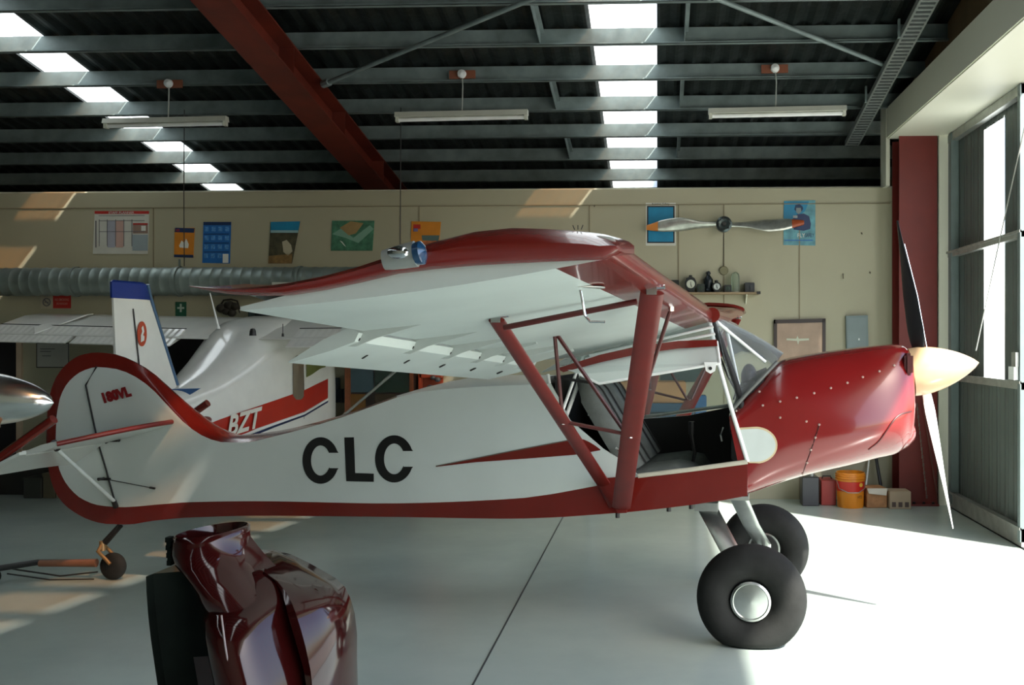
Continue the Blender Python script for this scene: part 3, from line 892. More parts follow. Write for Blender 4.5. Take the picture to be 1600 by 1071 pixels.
for (a, b, r) in (((165, 692, -.05), (178, 684, -.06), .010), ((170, 688, -.06), (186, 688, -.07), .014), ((178, 688, -.06), (222, 676, -.08), .005), ((153, 749, -.05), (172, 749, -.05), .010), ((153, 751, -.09), (163, 747, -.05), .007)):
    bm = nb(); tube(bm, [fp(*a), fp(*b)], r, 8); P('elevator_linkage', bm, darkmetal, smooth=40)
bm = nb(); a = fp(170, 750, -.09); b = fside(238, 763, .01); tube(bm, [a, b], .0035, 6); P('rudder_cable', bm, darkmetal, smooth=40)
bm = nb(); lathe(bm, [(-.02, .008), (.02, .008)], b, (b - a), 8, cap=True); P('cable_fitting', bm, darkmetal, smooth=40)

# tail wheel
bm = nb(); wc = fp(177, 885, 0); rt = wc.z
lathe(bm, [(-.035, .03), (-.035, rt * .75), (-.02, rt * .95), (0, rt), (.02, rt * .95), (.035, rt * .75), (.035, .03)], wc, (0, 1, 0), 28, cap=True); twl = P('tail_wheel', bm, rubber, smooth=40)
bm = nb(); a = fp(186, 822, 0); b = fp(160, 850, 0); c = fp(153, 862, -.05); d = fp(172, 882, -.05)
tube(bm, [a, b], .016, 10); tube(bm, [a + V((.02, 0, 0)), b + V((.03, 0, 0))], .012, 8); P('tail_spring', bm, darkmetal, twl, smooth=40)
bm = nb(); tube(bm, [b, c, lerp(c, d, .5), d], .013, 10); tube(bm, [b, c + V((0, .1, 0)), d + V((0, .1, 0))], .013, 10); tube(bm, [b + V((0, 0, .02)), b - V((0, 0, .05))], .022, 10); P('tail_fork', bm, mat('bronze_fork', (.35, .22, .10), .4, .6), twl, smooth=40)

# main gear
def wheel(px, py, s, label):
    c = fp(px, py, s); R = .309; hwid = .105
    c.z = .262 + .0
    bm = nb(); prof = []
    for k in range(21):
        a = -PI / 2 - PI * .40 + (2 * PI * .90) * k / 20
        a = math.radians(lerp(-160, 160, k / 20))
        prof.append((hwid * math.sin(a), lerp(.105, R, .5) + (R - .105) / 2 * 1.0 * math.cos(a)))
    lathe(bm, prof, c, (0, 1, 0), 56)
    for v in bm.verts:
        if v.co.z < .012: 
            v.co.y += (v.co.y - c.y) * (.012 - v.co.z) * 3; v.co.z = max(0.001, .012 - (.012 - v.co.z) * .2)
        v.co.z = max(v.co.z, .001)
    w = P('main_wheel', bm, rubber, smooth=50); w['label'] = label
    bm = nb(); sg = -1 if s < 0 else 1
    lathe(bm, [(-.04, .0), (-.04, .112), (.072, .112), (.078, .100), (.070, .095), (.082, .03), (.084, 0)], c, (0, sg, 0), 40); P('wheel_hub', bm, alu, w, smooth=25)
    bm = nb(); lathe(bm, [(-.06, .0), (-.06, .10), (-.05, .10), (-.05, 0)], c, (0, sg, 0), 24); tube(bm, [c + V((0, -sg * .05, 0)), c + V((0, -sg * .17, 0))], .02, 10); P('brake_disc', bm, darkmetal, w, smooth=30)
    return c
cn = wheel(1174, 936, -.7, 'near balloon main wheel'); cfar = wheel(1194, 855, .7, 'far balloon main wheel')
def leg(c, sg, ptop):
    bm = nb(); q = c + V((0, -sg * .14, 0.0)); pts = [ptop + V((0, -sg * .12, .03)), ptop, lerp(ptop, q, .5), q + V((0, 0, .05)), q - V((0, 0, .02))]
    tube(bm, pts, .062, 12, flat=.16, wdir=(1, 0, 0), r2=.05); l = P('gear_leg', bm, alu, smooth=30)
    bm = nb(); box(bm, ptop.x - .07, ptop.x + .07, ptop.y - .04, ptop.y + .04, ptop.z - .02, ptop.z + .03); P('leg_bracket', bm, dullalu, l)
leg(cn, -1, V((-.30, -.27, .70))); leg(cfar, 1, V((-.13, .05, .72)))
bm = nb()
for (px, py) in ((1045, 793), (965, 803), (1080, 789)): q = fp(px, py, -.47); tube(bm, [q + V((0, 0, .02)), q - V((0, 0, .025))], .014, 8)
P('drain_fitting', bm, darkmetal, smooth=40)

# wing ----------------------------------------------------------------
def wing_half(sg):
    S0, S1 = .5, 3.44
    # lower surface / leading edge stations from root to tip
    def sec(t):
        le = V((lerp(-.246, -.276, t), 0, lerp(1.868, 1.997, t))); r = lerp(.036, .030, t)
        hx = lerp(-1.30, -1.50, t); hz = lerp(1.60, 1.815, t)
        th = lerp(.15, .055, t ** 2)
        n = 9; pr = []
        ch = le.x - hx
        for k in range(n):                        # lower: from TE forward
            u = 1 - k / (n - 1) * .97; x = le.x - ch * u
            zl = lerp(le.z - r, hz, u) - .018 * math.sin(PI * u)
            pr.append(V((x, 0, zl)))
        for a in (-60, -25, 10, 45, 75): pr.append(V((le.x - r * .6 + r * math.cos(math.radians(a)) * .7, 0, le.z + r * math.sin(math.radians(a)))))
        for k in range(n):                        # upper
            u = .04 + k / (n - 1) * .96; x = le.x - ch * u
            zl = lerp(le.z + r * .9, hz + .012, u) + th * (math.sin(PI * u ** .62)) * .72
            pr.append(V((x, 0, zl)))
        return pr
    bm = nb(); rings = []
    T = [0, .12, .25, .4, .55, .7, .82, .92, 1.0]
    for t in T:
        pr = sec(t); y = sg * lerp(S0, S1, t)
        rings.append([V((p.x, y, p.z)) for p in pr])
    R = loft(bm, rings, cap=True); bmesh.ops.recalc_face_normals(bm, faces=bm.faces[:])
    for f in bm.faces:
        c = f.calc_center_median(); t = (abs(c.y) - S0) / (S1 - S0); lex = lerp(-.246, -.276, t)
        f.material_index = 1 if (c.x > lex - .2 or (f.normal.z > .3 and t > .55)) else 0
    w = P('wing', bm, None, smooth=50, mats=[fabric_white, red]); w['label'] = ('near' if sg < 0 else 'far') + ' white wing with dark red leading edge'
    # inboard leading edge band is narrower on the near wing root
    # tip fairing: lofted red cap swept up and back
    bm = nb(); rings = []
    low = [V((-.463 + .18, 0, 1.962)), V((-.463, 0, 1.958)), V((-.70, 0, 1.950)), V((-.943, 0, 1.93)), V((-1.152, 0, 1.888)), V((-1.35, 0, 1.862)), V((-1.52, 0, 1.868)), V((-1.62, 0, 1.888))]
    up_ = [V((-.27, 0, 2.015)), V((-.40, 0, 2.048)), V((-.62, 0, 2.062)), V((-.87, 0, 2.02)), V((-1.10, 0, 1.95)), V((-1.32, 0, 1.905)), V((-1.52, 0, 1.888)), V((-1.635, 0, 1.893))]
    lowf = curve([(-p.x, p.z) for p in low]); upf = curve([(-p.x, p.z) for p in up_])
    xs = [.262, .28, .31, .36, .42, .50, .60, .72, .84, .96, 1.08, 1.20, 1.32, 1.42, 1.50, 1.57, 1.63]
    for x in xs:
        zl, zu = lowf(x), upf(x)
        if x < .3: zl, zu = lerp(1.985, zl, (x - .262) / .04 if x < .302 else 1), lerp(1.995, zu, min(1, (x - .262) / .03 + .3))
        h = max(zu - zl, .006)
        ins = 3.38
        rings.append([V((-x, sg * ins, zl)), V((-x, sg * 3.47, zl - .002)), V((-x, sg * 3.515, zl + h * .25)), V((-x, sg * 3.52, zl + h * .5)), V((-x, sg * 3.49, zl + h * .78)), V((-x, sg * 3.43, zu)), V((-x, sg * 3.2, zu + .022)), V((-x, sg * 3.2, zu - .004))])
    loft(bm, rings); tp = P('wing_tip', bm, red, w, smooth=60)
    # white tip bottom trailing piece
    bm = nb(); plate(bm, [V((-1.42, sg * 3.0, 1.79)), V((-1.49, sg * 3.45, 1.872)), V((-1.2, sg * 3.46, 1.885)), V((-1.1, sg * 3.2, 1.87))], V((0, 0, .01))); P('tip_underside', bm, fabric_white, w)
    # flaperon with brackets
    bm = nb(); rings = []
    for t in (0, .34, .66, 1):
        y = lerp(.62, 2.68, t); hx = lerp(-1.33, -1.50, t); hz = lerp(1.585, 1.742, t)
        tx, tz = hx - .25, lerp(1.487, 1.632, t)
        d = V((tx - hx, 0, tz - hz)); nd = V((-d.z, 0, d.x)).normalized()
        if nd.z < 0: nd = -nd
        base = V((hx + .02, sg * y, hz))
        e = V((tx, sg * y, tz))
        rings.append([base + nd * .03, lerp(base, e, .4) + nd * .028, e + nd * .003, e - nd * .003, lerp(base, e, .35) - nd * .026, base - nd * .03, base + V((.03, 0, .008))])
    loft(bm, rings); fl = P('flaperon', bm, fabric_white, w, smooth=40)
    for k in range(5):
        bm = nb(); t = (k + .6) / 5.4; y = sg * lerp(.62, 2.68, t); hx = lerp(-1.33, -1.5, t) - .09; hz = lerp(1.585, 1.742, t) - .066
        tube(bm, [V((hx + .02, y - .02, hz + .006)), V((hx - .02, y + .02, hz - .008))], .006, 6)
        P('flaperon_bolt', bm, darkmetal, fl, smooth=40)
    for k, t in enumerate((.985, .76, .57, .40, .24, .1)):
        y = sg * lerp(.62, 2.68, t); hx = lerp(-1.33, -1.50, t); hz = lerp(1.60, 1.757, t)
        bm = nb()
        plate(bm, [V((hx - .05, y, hz - .058)), V((hx + .02, y, hz - .060)), V((hx + .10, y, hz - .026)), V((hx + .34, y, hz + .040)), V((hx + .32, y, hz + .08)), V((hx + .08, y, hz + .03)), V((hx - .04, y, hz + .015))], V((0, .02, 0)))
        br = P('hinge_bracket', bm, mat('grey_bracket', (.50, .55, .53), .45), w)
        bm = nb()
        bm.free()
        for dx, dz in ((-.015, -.035), (.03, -.028)):
            bm = nb(); tube(bm, [V((hx + dx, y - .008, hz + dz)), V((hx + dx, y + .026, hz + dz))], .011, 8); P('bracket_bolt', bm, darkmetal, br, smooth=40)
    return w
wn_ = wing_half(-1); wf_ = wing_half(1)
# centre section over the cabin
bm = nb(); rings = []
for y in (-.5, 0, .5):
    rings.append([V((-1.28, y, 1.60)), V((-1.0, y, 1.665)), V((-.6, y, 1.76)), V((-.27, y, 1.835)), V((-.235, y, 1.87)), V((-.27, y, 1.90)), V((-.6, y, 1.95)), V((-1.0, y, 1.85)), V((-1.28, y, 1.66))])
loft(bm, rings); P('wing_centre_section', bm, fabric_white, smooth=40)
bm = nb(); tube(bm, [V((-.245, -.52, 1.868)), V((-.245, .52, 1.868))], .045, 16)
P('leading_edge_tube', bm, red, smooth=40)

# lift struts
def strut(sg):
    lo = V((-.80, sg * .5, .72))
    fa = V((-.30, sg * 2.55, 1.905)); ra = V((-.925, sg * 2.55, 1.80))
    bm = nb(); tube(bm, [fa, lerp(fa, lo + V((.0, 0, 0)), .5), lo + V((.01, 0, .0))], .047, 14, r2=.058, flat=.28, wdir=(1, 0, 0)); fs = P('lift_strut', bm, redtube, smooth=50); fs['label'] = 'wide front lift strut'
    bm = nb(); lo2 = V((-.90, sg * .5, .86)); tube(bm, [ra, lerp(ra, lo2, .5), lo2, lo + V((-.02, 0, .02))], .034, 14, r2=.05, flat=.4, wdir=(1, 0, 0)); rs = P('lift_strut', bm, redtube, smooth=50); rs['label'] = 'narrow rear lift strut'
    bm = nb(); plate(bm, [lo + V((-.12, 0, .17)), lo + V((.06, 0, .19)), lo + V((.045, 0, -.03)), lo + V((-.01, 0, -.035))], V((0, sg * .012, 0))); P('strut_gusset', bm, redtube, fs)
    bm = nb(); tube(bm, [ra + V((.03, 0, -.03)), fa + V((-.06, 0, -.035))], .012, 10); P('strut_cross_tube', bm, mat('black_red_tube', (.07, .01, .008), .4), fs, smooth=40)
    for q, m_ in ((ra, chrome), (fa, chrome)):
        bm = nb(); box(bm, q.x - .02, q.x + .02, q.y - .015, q.y + .015, q.z - .01, q.z + .04); tube(bm, [q + V((-.06, 0, .015)), q + V((.05, 0, .02))], .009, 8); P('strut_end_fitting', bm, m_, fs)
    # jury struts
    mid_f = lerp(fa, lo, .56); mid_r = lerp(ra, lo2, .52)
    J = fp(866, 517, -1.55); J.y *= -sg * 1.0 if sg > 0 else 1
    J.y = sg * 1.55
    J2 = V((-.33, sg * 1.75, 1.87))
    for (a, b) in ((J, mid_r), (J, mid_f + V((-.02, 0, 0))), (J2, mid_f), (mid_r, mid_f)):
        bm = nb(); tube(bm, [a, b], .010, 8); P('jury_strut', bm, mat('black_red_tube', (.07, .01, .008), .4), fs, smooth=40)
    bm = nb(); 
    for q in (J, J2, mid_r, mid_f): tube(bm, [q - V((0, 0, .015)), q + V((0, 0, .015))], .014, 8)
    P('jury_fitting', bm, chrome, fs, smooth=40)
for sg in (-1, 1): strut(sg)

# pitot under the near wing
bm = nb(); a = fp(906, 449, -2.9); 
lathe(bm, [(-.004, 0), (-.004, .09), (.0, .09), (.006, 0)], a, (0, 0, 1), 24); pit = P('inspection_disc', bm, dullalu, wn_, smooth=30)
bm = nb(); b = fp(914, 493, -2.88); tube(bm, [a, lerp(a, b, .5), lerp(a, b, .85), b, fp(922, 503, -2.88), fp(945, 503, -2.88)], .005, 8); P('pitot_tube', bm, chrome, wn_, smooth=40)
# tip light and thimble on the wing tip
bm = nb(); q0 = fp(600, 407, -3.54); q1 = fp(650, 397, -3.54)
tube(bm, [q0, lerp(q0, q1, .2), lerp(q0, q1, .55), q1], .03, 14, r2=.04, flat=.7, wdir=(0, 0, 1)); tl_ = P('tip_light_fairing', bm, dullalu, wn_, smooth=50)
bm = nb(); lathe(bm, [(0, .0), (0, .034), (.02, .036), (.03, .02), (.034, 0)], q1, (q1 - q0), 20); P('tip_light_lens', bm, mat('blue_green_lens', (.01, .05, .12), .08, coat=1), tl_, smooth=40)
bm = nb(); blob(bm, lerp(q0, q1, .55) + V((0, -.025, .01)), (.035, .015, .02)); P('tip_light_bulb', bm, chrome, tl_, smooth=40)
bm = nb(); q = fp(903, 354, -3.4)
for dx in (-.02, .0, .02): tube(bm, [q + V((dx * .5, 0, -.01)), q + V((dx * .8, 0, .004))], .0015, 6)
P('tip_tie_wire', bm, darkmetal, wn_, smooth=40)

# open door, swung up beside the wing root
hinge_z = 1.80
ua, ub = fp(1112, 500, -.52), fp(895, 560, -.52)
ma, mb = fp(1120, 534, -.72), fp(872, 573, -.72)
la, lb, lc = fp(1125, 568, -.80), fp(936, 600, -.80), fp(905, 585, -.78)
dr_bm = nb(); m1a, m1b = lerp(ma, la, .22), lerp(mb, lb, .18)
plate(dr_bm, [ma, mb, lc, lb, la], V((0, .012, 0))); drp = P('open_door', dr_bm, white); drp['label'] = 'white door panel swung up under the wing'
bm = nb(); tp_ = [fp(x, y, -.728 - .012) for x, y in ((1120, 531), (1060, 533), (1000, 541), (940, 554), (870, 576))]; bt_ = [fp(x, y, -.735 - .014) for x, y in ((1121, 541), (1060, 545), (1000, 553), (940, 566), (880, 582))]
plate(bm, tp_ + bt_[::-1], V((0, .006, 0))); P('door_stripe', bm, red, drp)
bm = nb(); tube(bm, [la, lb, lc], .008, 8); tube(bm, [ma, la], .008, 8); P('door_frame', bm, tubew, drp, smooth=40)
bm = nb(); hd = fp(1110, 569, -.81)
plate(bm, [hd + V((-.035, 0, .01)), hd + V((-.025, 0, -.04)), hd + V((0, 0, -.055)), hd + V((.025, 0, -.04)), hd + V((.035, 0, .01))], V((0, .012, 0))); P('door_catch', bm, tubew, drp)
bm = nb(); tube(bm, [hd + V((0, -.006, -.025)), hd + V((0, .02, -.025))], .010, 10); P('catch_hole', bm, interior, drp)
# bulged plastic door window
bm = nb(); G = []
for i in range(13):
    u = i / 12; row = []
    a = lerp(ua, ub, u); b = lerp(ma, mb, u)
    for j in range(7):
        v = j / 6; p = lerp(a, b, v); p = p + V((0, 0, -.03 * math.sin(PI * v) + .012 * math.sin(u * 17 + v * 5) * math.sin(PI * v) + .008 * math.sin(u * 31 + 2)))
        row.append(bm.verts.new(p))
    G.append(row)
for i in range(12):
    for j in range(6): bm.faces.new((G[i][j], G[i + 1][j], G[i + 1][j + 1], G[i][j + 1]))
P('door_window', bm, skinplastic, drp, smooth=60)
bm = nb()
for v in (.33, .66): tube(bm, [lerp(lerp(ua, ub, .0), lerp(ma, mb, .0), v), lerp(lerp(ua, ub, .85), lerp(ma, mb, .85), v)], .008, 8)
P('window_glint_line', bm, tubew, drp, smooth=40)  # white tubes stand in for shiny reflections in the clear plastic

# cabin frame tubes, windscreen
def T(name, pts, r, m, parent=None, n=10): bm = nb(); tube(bm, pts, r, n); return P(name, bm, m, parent, smooth=40)
T('door_post', [fp(1108, 500, -.5), fp(1122, 566, -.5), fp(1143, 640, -.5), fp(1168, 722, -.5)], .013, tubew)
T('door_post', [V((-.25, .5, 1.86)), V((-.13, .5, 1.3)), V((-.04, .5, 1.0))], .013, tubew)
T('cabin_tube', [fp(1113, 500, -.44), fp(1150, 600, -.44), fp(1160, 640, -.44)], .02, interior)
T('cabin_tube', [fp(1114, 498, -.42), fp(1196, 566, -.30)], .010, tubew)
T('cabin_tube', [fp(910, 583, -.3), fp(884, 652, -.42)], .013, tubew)
T('cabin_tube', [fp(902, 578, -.45), fp(880, 640, -.47)], .010, tubew)
T('cabin_tube', [fp(856, 585, -.45), fp(862, 622, -.47)], .010, tubew)
T('cabin_tube', [fp(935, 600, .1), fp(920, 650, .1)], .009, tubew)
T('cabin_tube', [fp(866, 590, -.47), fp(935, 600, -.47)], .009, interior)
ws = nb()
A0, A1 = V((-.235, -.46, 1.86)), V((-.235, .46, 1.86))
G = []
for i in range(17):
    u = i / 16; a = lerp(A0, A1, u)
    yb = lerp(-.47, .47, u); k = 1 - (abs(yb) / .47) ** 3
    b = V((lerp(-.12, .16, k), yb, lerp(1.33, 1.64, k)))
    G.append([ws.verts.new(lerp(a, b, v / 8) + V((.015, 0, .006)) * math.sin(PI * v / 8) * k) for v in range(9)])
for i in range(16):
    for j in range(8): ws.faces.new((G[i][j], G[i + 1][j], G[i + 1][j + 1], G[i][j + 1]))
wsc = P('windscreen', ws, glass, smooth=60)
bm = nb(); pts = [fp(1128, 500, .34), fp(1170, 530, .30), fp(1212, 564, .12)]
plate(bm, [fp(1114, 489, .36), fp(1150, 506, .33), fp(1186, 534, .25), fp(1218, 562, .05), fp(1207, 568, .05), fp(1170, 541, .25), fp(1140, 516, .33)], V((0, .006, 0))); P('windscreen_edge_band', bm, mat('cream_grey_edge', (.5, .5, .43), .4), wsc)
T('windscreen_base_trim', [fp(1143, 642, -.49), fp(1165, 617, -.48), fp(1190, 591, -.45), fp(1214, 566, -.38)], .012, mat('dark_trim', (.10, .11, .10), .4), wsc)
# far door window
bm = nb(); plate(bm, [V((-1.1, .5, 1.5)), V((-.86, .5, 1.18)), V((-.14, .5, 1.28)), V((-.24, .5, 1.82)), V((-.9, .5, 1.68))], V((0, .006, 0))); P('far_door_window', bm, glass)

# dashboard
bm = nb(); d0 = fp(1150, 600, 0)
rr = []
for x, hw_, zb_, zt_ in ((-.14, .45, 1.02, 1.30), (-.10, .46, .98, 1.43), (-.02, .46, 1.05, 1.47), (.05, .44, 1.2, 1.50)): rr.append([V((x, -hw_, zb_)), V((x, hw_, zb_)), V((x, hw_ * .85, zt_)), V((x, 0, zt_ + .05)), V((x, -hw_ * .85, zt_))])
loft(bm, rr); dash = P('instrument_panel', bm, blk, smooth=30)
bm = nb()
for y in (-.3, -.17, -.04, .09, .22): lathe(bm, [(0, .045), (.01, .045), (.012, .038), (.006, 0)], (-.145, y, 1.2), (-1, 0, 0), 18)
P('dial', bm, darkmetal, dash, smooth=30)
bm = nb(); c = fp(1178, 585, -.1); blob(bm, (-.05, -.14, 1.49), (.05, .13, .085)); P('panel_hood', bm, blk, dash, smooth=50)
bm = nb(); q = fp(1140, 590, -.35)
tube(bm, [fp(1126, 560, -.42), fp(1138, 590, -.40), fp(1150, 612, -.4), fp(1146, 625, -.4)], .006, 6); P('wiring', bm, darkmetal, dash, smooth=40)
bm = nb(); tube(bm, [fp(1188, 610, -.3), fp(1192, 632, -.3)], .012, 8); P('panel_knob', bm, darkmetal, dash, smooth=40)
bm = nb(); tube(bm, [fp(1128, 690, -.2), fp(1126, 680, -.2), fp(1130, 668, -.2)], .006, 6); P('control_lever', bm, tubew, smooth=40)
bm = nb(); tube(bm, [V((-.45, -.02, .76)), V((-.40, -.02, 1.0)), V((-.42, -.02, 1.12))], .012, 8); tube(bm, [V((-.42, -.02, 1.12)), V((-.42, -.02, 1.2))], .02, 8); P('control_stick', bm, darkmetal, smooth=40)

# seats
def seat(y0, y1, ysh=0):
    yc = (y0 + y1) / 2; hwid = (y1 - y0) / 2
    top = V((-1.08, 0, 1.49)); shd = V((-1.00, 0, 1.37)); botp = V((-.73, 0, .93))
    bm = nb(); rings = []
    for (p, w, th) in ((top, .62, .03), (lerp(top, shd, .5), .78, .06), (shd, .98, .08), (lerp(shd, botp, .5), 1.0, .085), (botp, 1.0, .08)):
        ring = []
        for k in range(16):
            a = 2 * PI * k / 16; c, s_ = math.cos(a), math.sin(a)
            yy = math.copysign(abs(c) ** .45, c) * hwid * w; tt = math.copysign(abs(s_) ** .6, s_) * th
            # rolled side bolsters with grooves
            g = .02 * (math.cos(yy / hwid * 1.5 * PI) ** 2 < .08)
            ring.append(p + V((.72 * (tt - g), yc + yy, .45 * (tt - g))))
        rings.append(ring)
    loft(bm, rings); sb = P('seat_back', bm, seatfab, smooth=50)
    bm = nb()
    for k in (-.42, .42):
        tube(bm, [p + V((.065, yc + k * hwid, .040)) for p in (top + V((0, 0, -.03)), shd, lerp(shd, botp, .5), botp)], .006, 6)
    P('seat_piping', bm, interior, sb, smooth=40)
    bm = nb(); rings = []
    for (x, w, zt) in ((-.80, .96, .93), (-.62, 1, .955), (-.48, 1, .975), (-.38, .95, .955), (-.34, .85, .90)):
        rings.append([V((x, yc + math.copysign(abs(math.cos(2 * PI * k / 16)) ** .5, math.cos(2 * PI * k / 16)) * hwid * w, lerp(.84, zt, .5) + (zt - .84) / 2 * math.copysign(abs(math.sin(2 * PI * k / 16)) ** .6, math.sin(2 * PI * k / 16)))) for k in range(16)])
    loft(bm, rings); P('seat_cushion', bm, seatfab, smooth=50)
seat(-.46, -.04); seat(.04, .46)
bm = nb(); tube(bm, [fp(978, 706, -.47), fp(983, 713, -.47)], .010, 8); tube(bm, [fp(962, 700, -.49), fp(970, 706, -.49)], .008, 8); P('belt_anchor', bm, chrome, smooth=40)

# ------------------------------------------------------------------ white aircraft BZT behind
BH = math.radians(10)
bz = thing('parked_aircraft', 'white high-wing aircraft lettered BZT with a red stripe, parked nose to the wall', 'airplane', (-4.0, 9.9, 0), PI / 2 - BH)
def Q(name, bm, m, parent=None, smooth=False, mats=None): return obj(name, bm, m, parent or bz, smooth, mats)
white2 = mat('white_aircraft_paint', (.72, .73, .68), .22, var=.04, coat=.4)
bm = nb(); rings = []
for (x, hw, zb, zt, n) in ((-2.12, .03, .98, 1.10, 2), (-1.8, .11, .93, 1.19, 2.2), (-1.5, .20, .85, 1.27, 2.5), (-1.1, .32, .76, 1.42, 2.6), (-.75, .41, .68, 1.62, 2.8), (-.45, .47, .62, 1.82, 3.2), (-.2, .50, .57, 1.93, 3.8), (.1, .51, .55, 1.97, 4.2), (.42, .51, .54, 1.96, 4.2), (.60, .48, .55, 1.75, 3.6), (.72, .42, .58, 1.42, 3), (.86, .34, .62, 1.32, 2.6)):
    rings.append([V((x, math.copysign(abs(math.cos(a)) ** (2 / n), math.cos(a)) * hw, (zb + zt) / 2 + math.copysign(abs(math.sin(a)) ** (2 / n), math.sin(a)) * (zt - zb) / 2)) for a in [2 * PI * (k + .5) / 36 for k in range(36)]])
loft(bm, rings); bf = Q('fuselage', bm, white2, smooth=50)
bfb = bvh_of(bf)
blue = mat('deep_blue_paint', (.012, .035, .22), .3); red2 = mat('bright_red_stripe', (.42, .022, .010), .28)
# fin
bm = nb()
def fin_ring(z, x0, x1, th): return [V((x0, -th * .3, z)), V(((x0 + x1) / 2, -th, z)), V((x1 - .03, -th * .6, z)), V((x1, 0, z)), V((x1 - .03, th * .6, z)), V(((x0 + x1) / 2, th, z)), V((x0, th * .3, z))]
loft(bm, [fin_ring(.98, -2.10, -1.20, .04), fin_ring(1.5, -2.12, -1.44, .035), fin_ring(2.06, -2.15, -1.70, .028)]); fn = Q('fin', bm, white2, smooth=30)
bm = nb(); loft(bm, [fin_ring(2.06, -2.165, -1.69, .031), fin_ring(2.19, -2.17, -1.75, .027), fin_ring(2.205, -2.15, -1.78, .01)]); Q('fin_cap', bm, blue, fn, smooth=30)
bm = nb(); tube(bm, [V((-1.19, 0, 1.0)), V((-1.435, 0, 1.5)), V((-1.70, 0, 2.08)), V((-1.74, 0, 2.19))], .018, 8); Q('fin_leading_edge', bm, mat('blue_edge_strip', (.03, .09, .18), .3), fn, smooth=40)
bm = nb(); tube(bm, [V((-1.80, -.036, 1.05)), V((-1.88, -.036, 1.5)), V((-1.95, -.032, 1.98))], .006, 6); Q('rudder_gap', bm, darkmetal, fn, smooth=40)
fb = bvh_of(fn)
bm = nb(); h = hit(fb, 221, 522, .004)
if h is not None:
    h = world_mat(fn).inverted() @ h
    lathe(bm, [(0, .0), (0, .055), (.003, .055), (.004, 0)], h, (0, -1, 0), 24)
    for v in bm.verts: v.co.z = h.z + (v.co.z - h.z) * 1.9
    for v in bm.verts: v.co.x = h.x + (v.co.x - h.x) * 1.05
em = Q('fin_emblem', bm, mat('orange_red_emblem', (.45, .06, .02), .4), fn)
bm = nb()
if h is not None:
    plate(bm, [h + V((dx, -.006, dz)) for dx, dz in ((-.02, -.07), (.018, -.055), (.022, -.02), (.004, -.01), (.02, .02), (.006, .07), (-.014, .05), (-.004, .02), (-.02, -.01))], V((0, -.002, 0)))
Q('emblem_figure', bm, white2, em)
# stabilisers
Mi = world_mat(bz).inverted()
bm = nb(); plate(bm, [Mi @ atY(264, 608, 8.48), Mi @ atY(314, 607, 8.48), Mi @ atY(296, 618, 8.50), Mi @ atY(276, 629, 8.52)], V((-.02, 0, -.004))); Q('tail_fillet', bm, mat('mid_blue_paint', (.02, .09, .25), .35))
bm = nb(); plate(bm, [V((-2.02, .05, 1.12)), V((-1.95, .55, 1.15)), V((-1.62, .50, 1.15)), V((-1.45, .10, 1.14))], V((0, 0, .03))); Q('stabiliser', bm, white2)
# wings
def bwing(sg, ymax):
    def sec(y):
        z0 = 1.89 + (.022 if sg > 0 else .008) * y
        return [V((-.52, sg * y, z0 - .16)), V((-.30, sg * y, z0 - .06)), V((0, sg * y, z0 + .035)), V((.2, sg * y, z0 + .06)), V((.36, sg * y, z0 + .03)), V((.41, sg * y, z0 - .03)), V((.36, sg * y, z0 - .075)), V((.1, sg * y, z0 - .09)), V((-.3, sg * y, z0 - .13)), V((-.52, sg * y, z0 - .168))]
    bm = nb(); loft(bm, [sec(lerp(0, ymax, k / 4)) for k in range(5)]); w = Q('wing', bm, white2, smooth=35)
    # ribbed flap and aileron
    for (a, b, nm) in ((.62, 1.75, 'flap'), (1.80, ymax - .05, 'aileron')):
        bm = nb(); n = int((b - a) / .035); A = []
        for k in range(n + 1):
            y = lerp(a, b, k / n); d = .003 if k % 2 else 0; z0 = 1.89 + (.022 if sg > 0 else .008) * y
            A.append((bm.verts.new((-.38, sg * y, z0 - .075 + d)), bm.verts.new((-.62, sg * y, z0 - .235 + d)), bm.verts.new((-.62, sg * y, z0 - .245)), bm.verts.new((-.38, sg * y, z0 - .14))))
        for k in range(n):
            for j in range(4): bm.faces.new((A[k][j], A[k + 1][j], A[k + 1][(j + 1) % 4], A[k][(j + 1) % 4]))
        bm.faces.new(A[0]); bm.faces.new(A[-1][::-1])
        Q(nm, bm, white2, w)
    bm = nb(); z0 = 1.89; tube(bm, [V((-.36, sg * .62, z0 - .055)), V((-.36, sg * (ymax - .05), z0 - .062 + (.022 if sg > 0 else .008) * ymax))], .005, 6); Q('hinge_gap', bm, darkmetal, w, smooth=40)
    bm = nb(); y1 = 2.0; tube(bm, [V((.05, sg * .48, .66)), V((-.0, sg * y1, 1.86))], .022, 12, flat=.6, wdir=(1, 0, 0)); Q('wing_strut', bm, dullalu, w, smooth=40)
bwing(1, 2.85); bwing(-1, 3.3)
bm = nb(); plate(bm, [V((-.55, 2.22, 1.78)), V((-.05, 2.02, 1.985)), V((.1, 2.08, 1.995)), V((-.45, 2.32, 1.85))], V((0, 0, .012))); Q('wing_fence', bm, white2, smooth=30)
for (px0, py0, px1, py1, r) in ((341, 511, 328, 458, .007),):
    bm = nb(); M = world_mat(bz).inverted(); tube(bm, [M @ atY(px0, py0, 9.45), M @ atY(px1, py1, 9.5)], r * 1.6, 8, r2=r * .7); lathe(bm, [(0, .02), (.03, .012)], M @ atY(px0, py0 + 3, 9.45), (0, 0, 1), 10, cap=True); Q('whip_antenna', bm, tubew, smooth=40)
bm = nb(); M = world_mat(bz).inverted(); c = M @ atY(395, 519, 9.2); lathe(bm, [(-.035, .033), (.01, .028), (.03, .02), (.035, 0)], c, (0, 0, 1), 16); Q('beacon', bm, blk, smooth=40)
